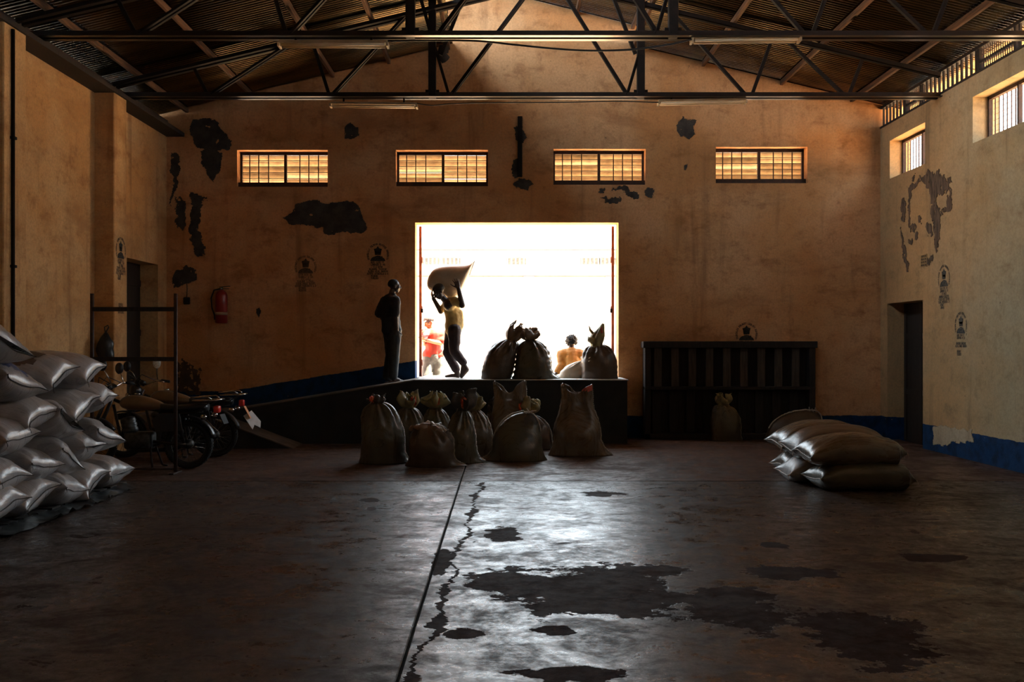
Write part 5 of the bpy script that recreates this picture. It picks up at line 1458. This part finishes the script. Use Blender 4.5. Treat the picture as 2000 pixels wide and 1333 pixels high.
    # handlebar with levers, mirrors, instruments, headlamp
    st = Matrix.Translation((WB-.26, 0, .95)) @ Matrix.Rotation(steer, 4, 'Z')
    hbm = bmesh.new(); tube(hbm, [st @ Vector(v) for v in ((-.14, -.38, .10), (-.05, -.26, .12), (.02, -.10, .06), (.02, .10, .06), (-.05, .26, .12), (-.14, .38, .10))], .012, 8); hb = obj('handlebar', hbm, M['chrome'], t, True)
    for s in (-1, 1):
        bm = bmesh.new(); tube(bm, [st @ Vector((-.09, s*.30, .115)), st @ Vector((-.15, s*.40, .10))], .019, 8); obj('grip', bm, M['rubber'], hb, True)
        bm = bmesh.new(); tube(bm, [st @ Vector((-.03, s*.25, .12)), st @ Vector((.0, s*.30, .115)), st @ Vector((-.06, s*.41, .10))], .007, 6); obj('lever', bm, M['chrome'], hb, True)
        top = st @ Vector((.02, s*.36, .33+.03*s))
        bm = bmesh.new(); tube(bm, [st @ Vector((-.06, s*.26, .12)), st @ Vector((-.02, s*.29, .22)), top-Vector((0, 0, .03))], .006, 6); obj('mirror_stem', bm, M['chrome'], hb, True)
        bm = bmesh.new(); lathe(bm, [(0, -.010), (.050, -.008), (.056, 0), (.050, .012), (0, .018)], 18, Matrix.Translation(top) @ Matrix.Rotation(-yaw, 4, 'Z') @ Matrix.Rotation(math.radians(18), 4, 'Z') @ Matrix.Rotation(math.pi/2, 4, 'X') @ Matrix.Diagonal((.95, 1.35, 1, 1)))
        obj('mirror', bm, M['mirror'] if plate and s > 0 else M['black'], hb, True)
    bm = bmesh.new(); lathe(bm, [(.0, -.10), (.05, -.095), (.082, -.04), (.088, .02), (.080, .035), (.0, .045)], 18, st @ Matrix.Translation((.13, 0, -.03)) @ Matrix.Rotation(math.pi/2, 4, 'Y')); obj('headlamp', bm, M['bike_dark'], t, True)
    for s in (-1, 1):
        bm = bmesh.new(); lathe(bm, [(.0, 0), (.042, .0), (.045, .05), (.036, .06), (0, .06)], 14, st @ Matrix.Translation((.06, s*.052, .055)) @ Matrix.Rotation(math.radians(-35), 4, 'Y')); obj('instrument', bm, M['black'], t, True)
        for x, z, r in ((WB-.10, .86, .11), (-.26, .66, .15)):
            bm = bmesh.new(); tube(bm, [(x, s*.06, z), (x, s*(r+.03), z)], .008, 6); lathe(bm, [(0, -.045), (.03, -.03), (.034, .02), (0, .035)], 12, Matrix.Translation((x, s*(r+.05), z)) @ Matrix.Rotation(math.pi/2, 4, 'Y')); obj('indicator', bm, M['chrome'], t, True)
    # cables in front of the bars
    for s in (-1, 1):
        bm = bmesh.new(); tube(bm, [st @ Vector((-.04, s*.22, .12)), st @ Vector((.12, s*.16, .20)), st @ Vector((.16, s*.05, .10)), st @ Vector((.02, s*.03, -.10))], .006, 6); obj('control_cable', bm, M['black'], t, True)
    # mudguards
    def guard(nm, x, a0, a1, w_, r_):
        bm = bmesh.new(); g = []
        for i in range(15):
            a = a0+(a1-a0)*i/14; g.append([bm.verts.new((x+(r_-.02*abs(v)**2)*math.cos(a), v*w_, RR+(r_-.02*abs(v)**2)*math.sin(a))) for v in (-1, -.5, 0, .5, 1)])
        for a, b in zip(g, g[1:]):
            for k in range(4): bm.faces.new((a[k], a[k+1], b[k+1], b[k]))
        o = obj(nm, bm, M['bike_dark'], t, True); md = o.modifiers.new('thickness', 'SOLIDIFY'); md.thickness = .005
    guard('rear_mudguard', 0, math.radians(55), math.radians(165), .07, .36); guard('front_mudguard', WB, math.radians(40), math.radians(150), .06, .345)
    # luggage rack: loop of tube with pressed cross plates
    rk = bpy.data.objects.new('luggage_rack', None); C.objects.link(rk); rk.parent = t
    bm = bmesh.new(); tube(bm, [(-.10, -.15, .86), (-.36, -.15, .865), (-.42, -.10, .87), (-.42, .10, .87), (-.36, .15, .865), (-.10, .15, .86)], .010, 8); obj('rail', bm, M['chrome'], rk, True)
    bm = bmesh.new(); bm.free()
    for y in (-1, 1): bm = bmesh.new(); tube(bm, [(-.08, .15*y, .90), (-.30, .16*y, .91), (-.34, .14*y, .88)], .009, 8); obj('upper_rail', bm, M['chrome'], rk, True)
    for y in (-.09, -.03, .03, .09): obj('rack_bar', boxm((-.41, y-.012, .858), (-.10, y+.012, .866)), M['chrome'], rk)
    for x in (-.33, -.24, -.15): obj('rack_plate', boxm((x-.012, -.14, .850), (x+.012, .14, .857)), M['alloy'], rk)
    for y in (-.13, .13):
        bm = bmesh.new(); tube(bm, [(-.34, y, .86), (-.12, y*.9, .70)], .008, 6); obj('rack_stay', bm, M['bike_dark'], rk, True)
    bm = bmesh.new(); box(bm, (-.40, -.055, .70), (-.33, .055, .79)); bevel(bm, .016, 2); obj('tail_lamp', bm, M['redlens'], t, True)
    if plate:
        Rm = Matrix.Translation((-.40, 0, .70)) @ Matrix.Rotation(math.radians(28), 4, 'Y')
        bm = bmesh.new(); box(bm, (-.006, -.07, -.19), (.0, .06, .0), Rm); obj('reflector_strip', bm, M['orange'], t)
        Rm = Matrix.Translation((-.44, -.02, .60)) @ Matrix.Rotation(math.radians(38), 4, 'Y') @ Matrix.Rotation(math.radians(-30), 4, 'Z')
        bm = bmesh.new(); vs = [(-.10, 0), (.10, 0), (.13, -.23), (.04, -.19), (-.02, -.27), (-.11, -.20)]
        A_ = [bm.verts.new(Rm @ Vector((0, a, b))) for a, b in vs]; B_ = [bm.verts.new(Rm @ Vector((-.004, a, b))) for a, b in vs]
        bm.faces.new(A_); bm.faces.new(B_[::-1])
        for k in range(6): bm.faces.new((A_[k], B_[k], B_[(k+1)%6], A_[(k+1)%6]))
        obj('mud_flap', bm, M['flap'], t)
    else:
        bm = bmesh.new(); box(bm, (-.012, -.09, -.13), (.0, .09, 0), Matrix.Translation((-.42, 0, .68)) @ Matrix.Rotation(math.radians(24), 4, 'Y')); obj('plate_holder', bm, M['rubber'], t)
        bm = bmesh.new(); tube(bm, [(-.18, -.11, .60), (-.26, -.11, .52), (-.36, -.11, .44)], [.013, .011, .005], 6); obj('grab_spike', bm, M['tank'], t, True)
    # centre stand, foot pegs
    for s in (-1, 1):
        bm = bmesh.new(); tube(bm, [(.46, s*.08, .28), (.40, s*.16, .02)], .013, 6); tube(bm, [(.40, s*.16, .02), (.34, s*.17, .012)], .013, 6); obj('stand_leg', bm, M['bike_dark'], t, True)
        bm = bmesh.new(); tube(bm, [(.52, s*.10, .28), (.52, s*.24, .28)], .014, 6); obj('foot_peg', bm, M['rubber'], t, True)
    return t
g = ground(366, 916)
motorcycle('nearer motorcycle, brown tank, red tail lamp, behind the iron frame', g.x, g.y+.05, math.radians(180-3), 'tank', False, .15)
g = ground(418, 893)
motorcycle('farther motorcycle with orange strip and white mud flap hanging at the rear', g.x, g.y+.05, math.radians(180+4), 'tank', True, .85)
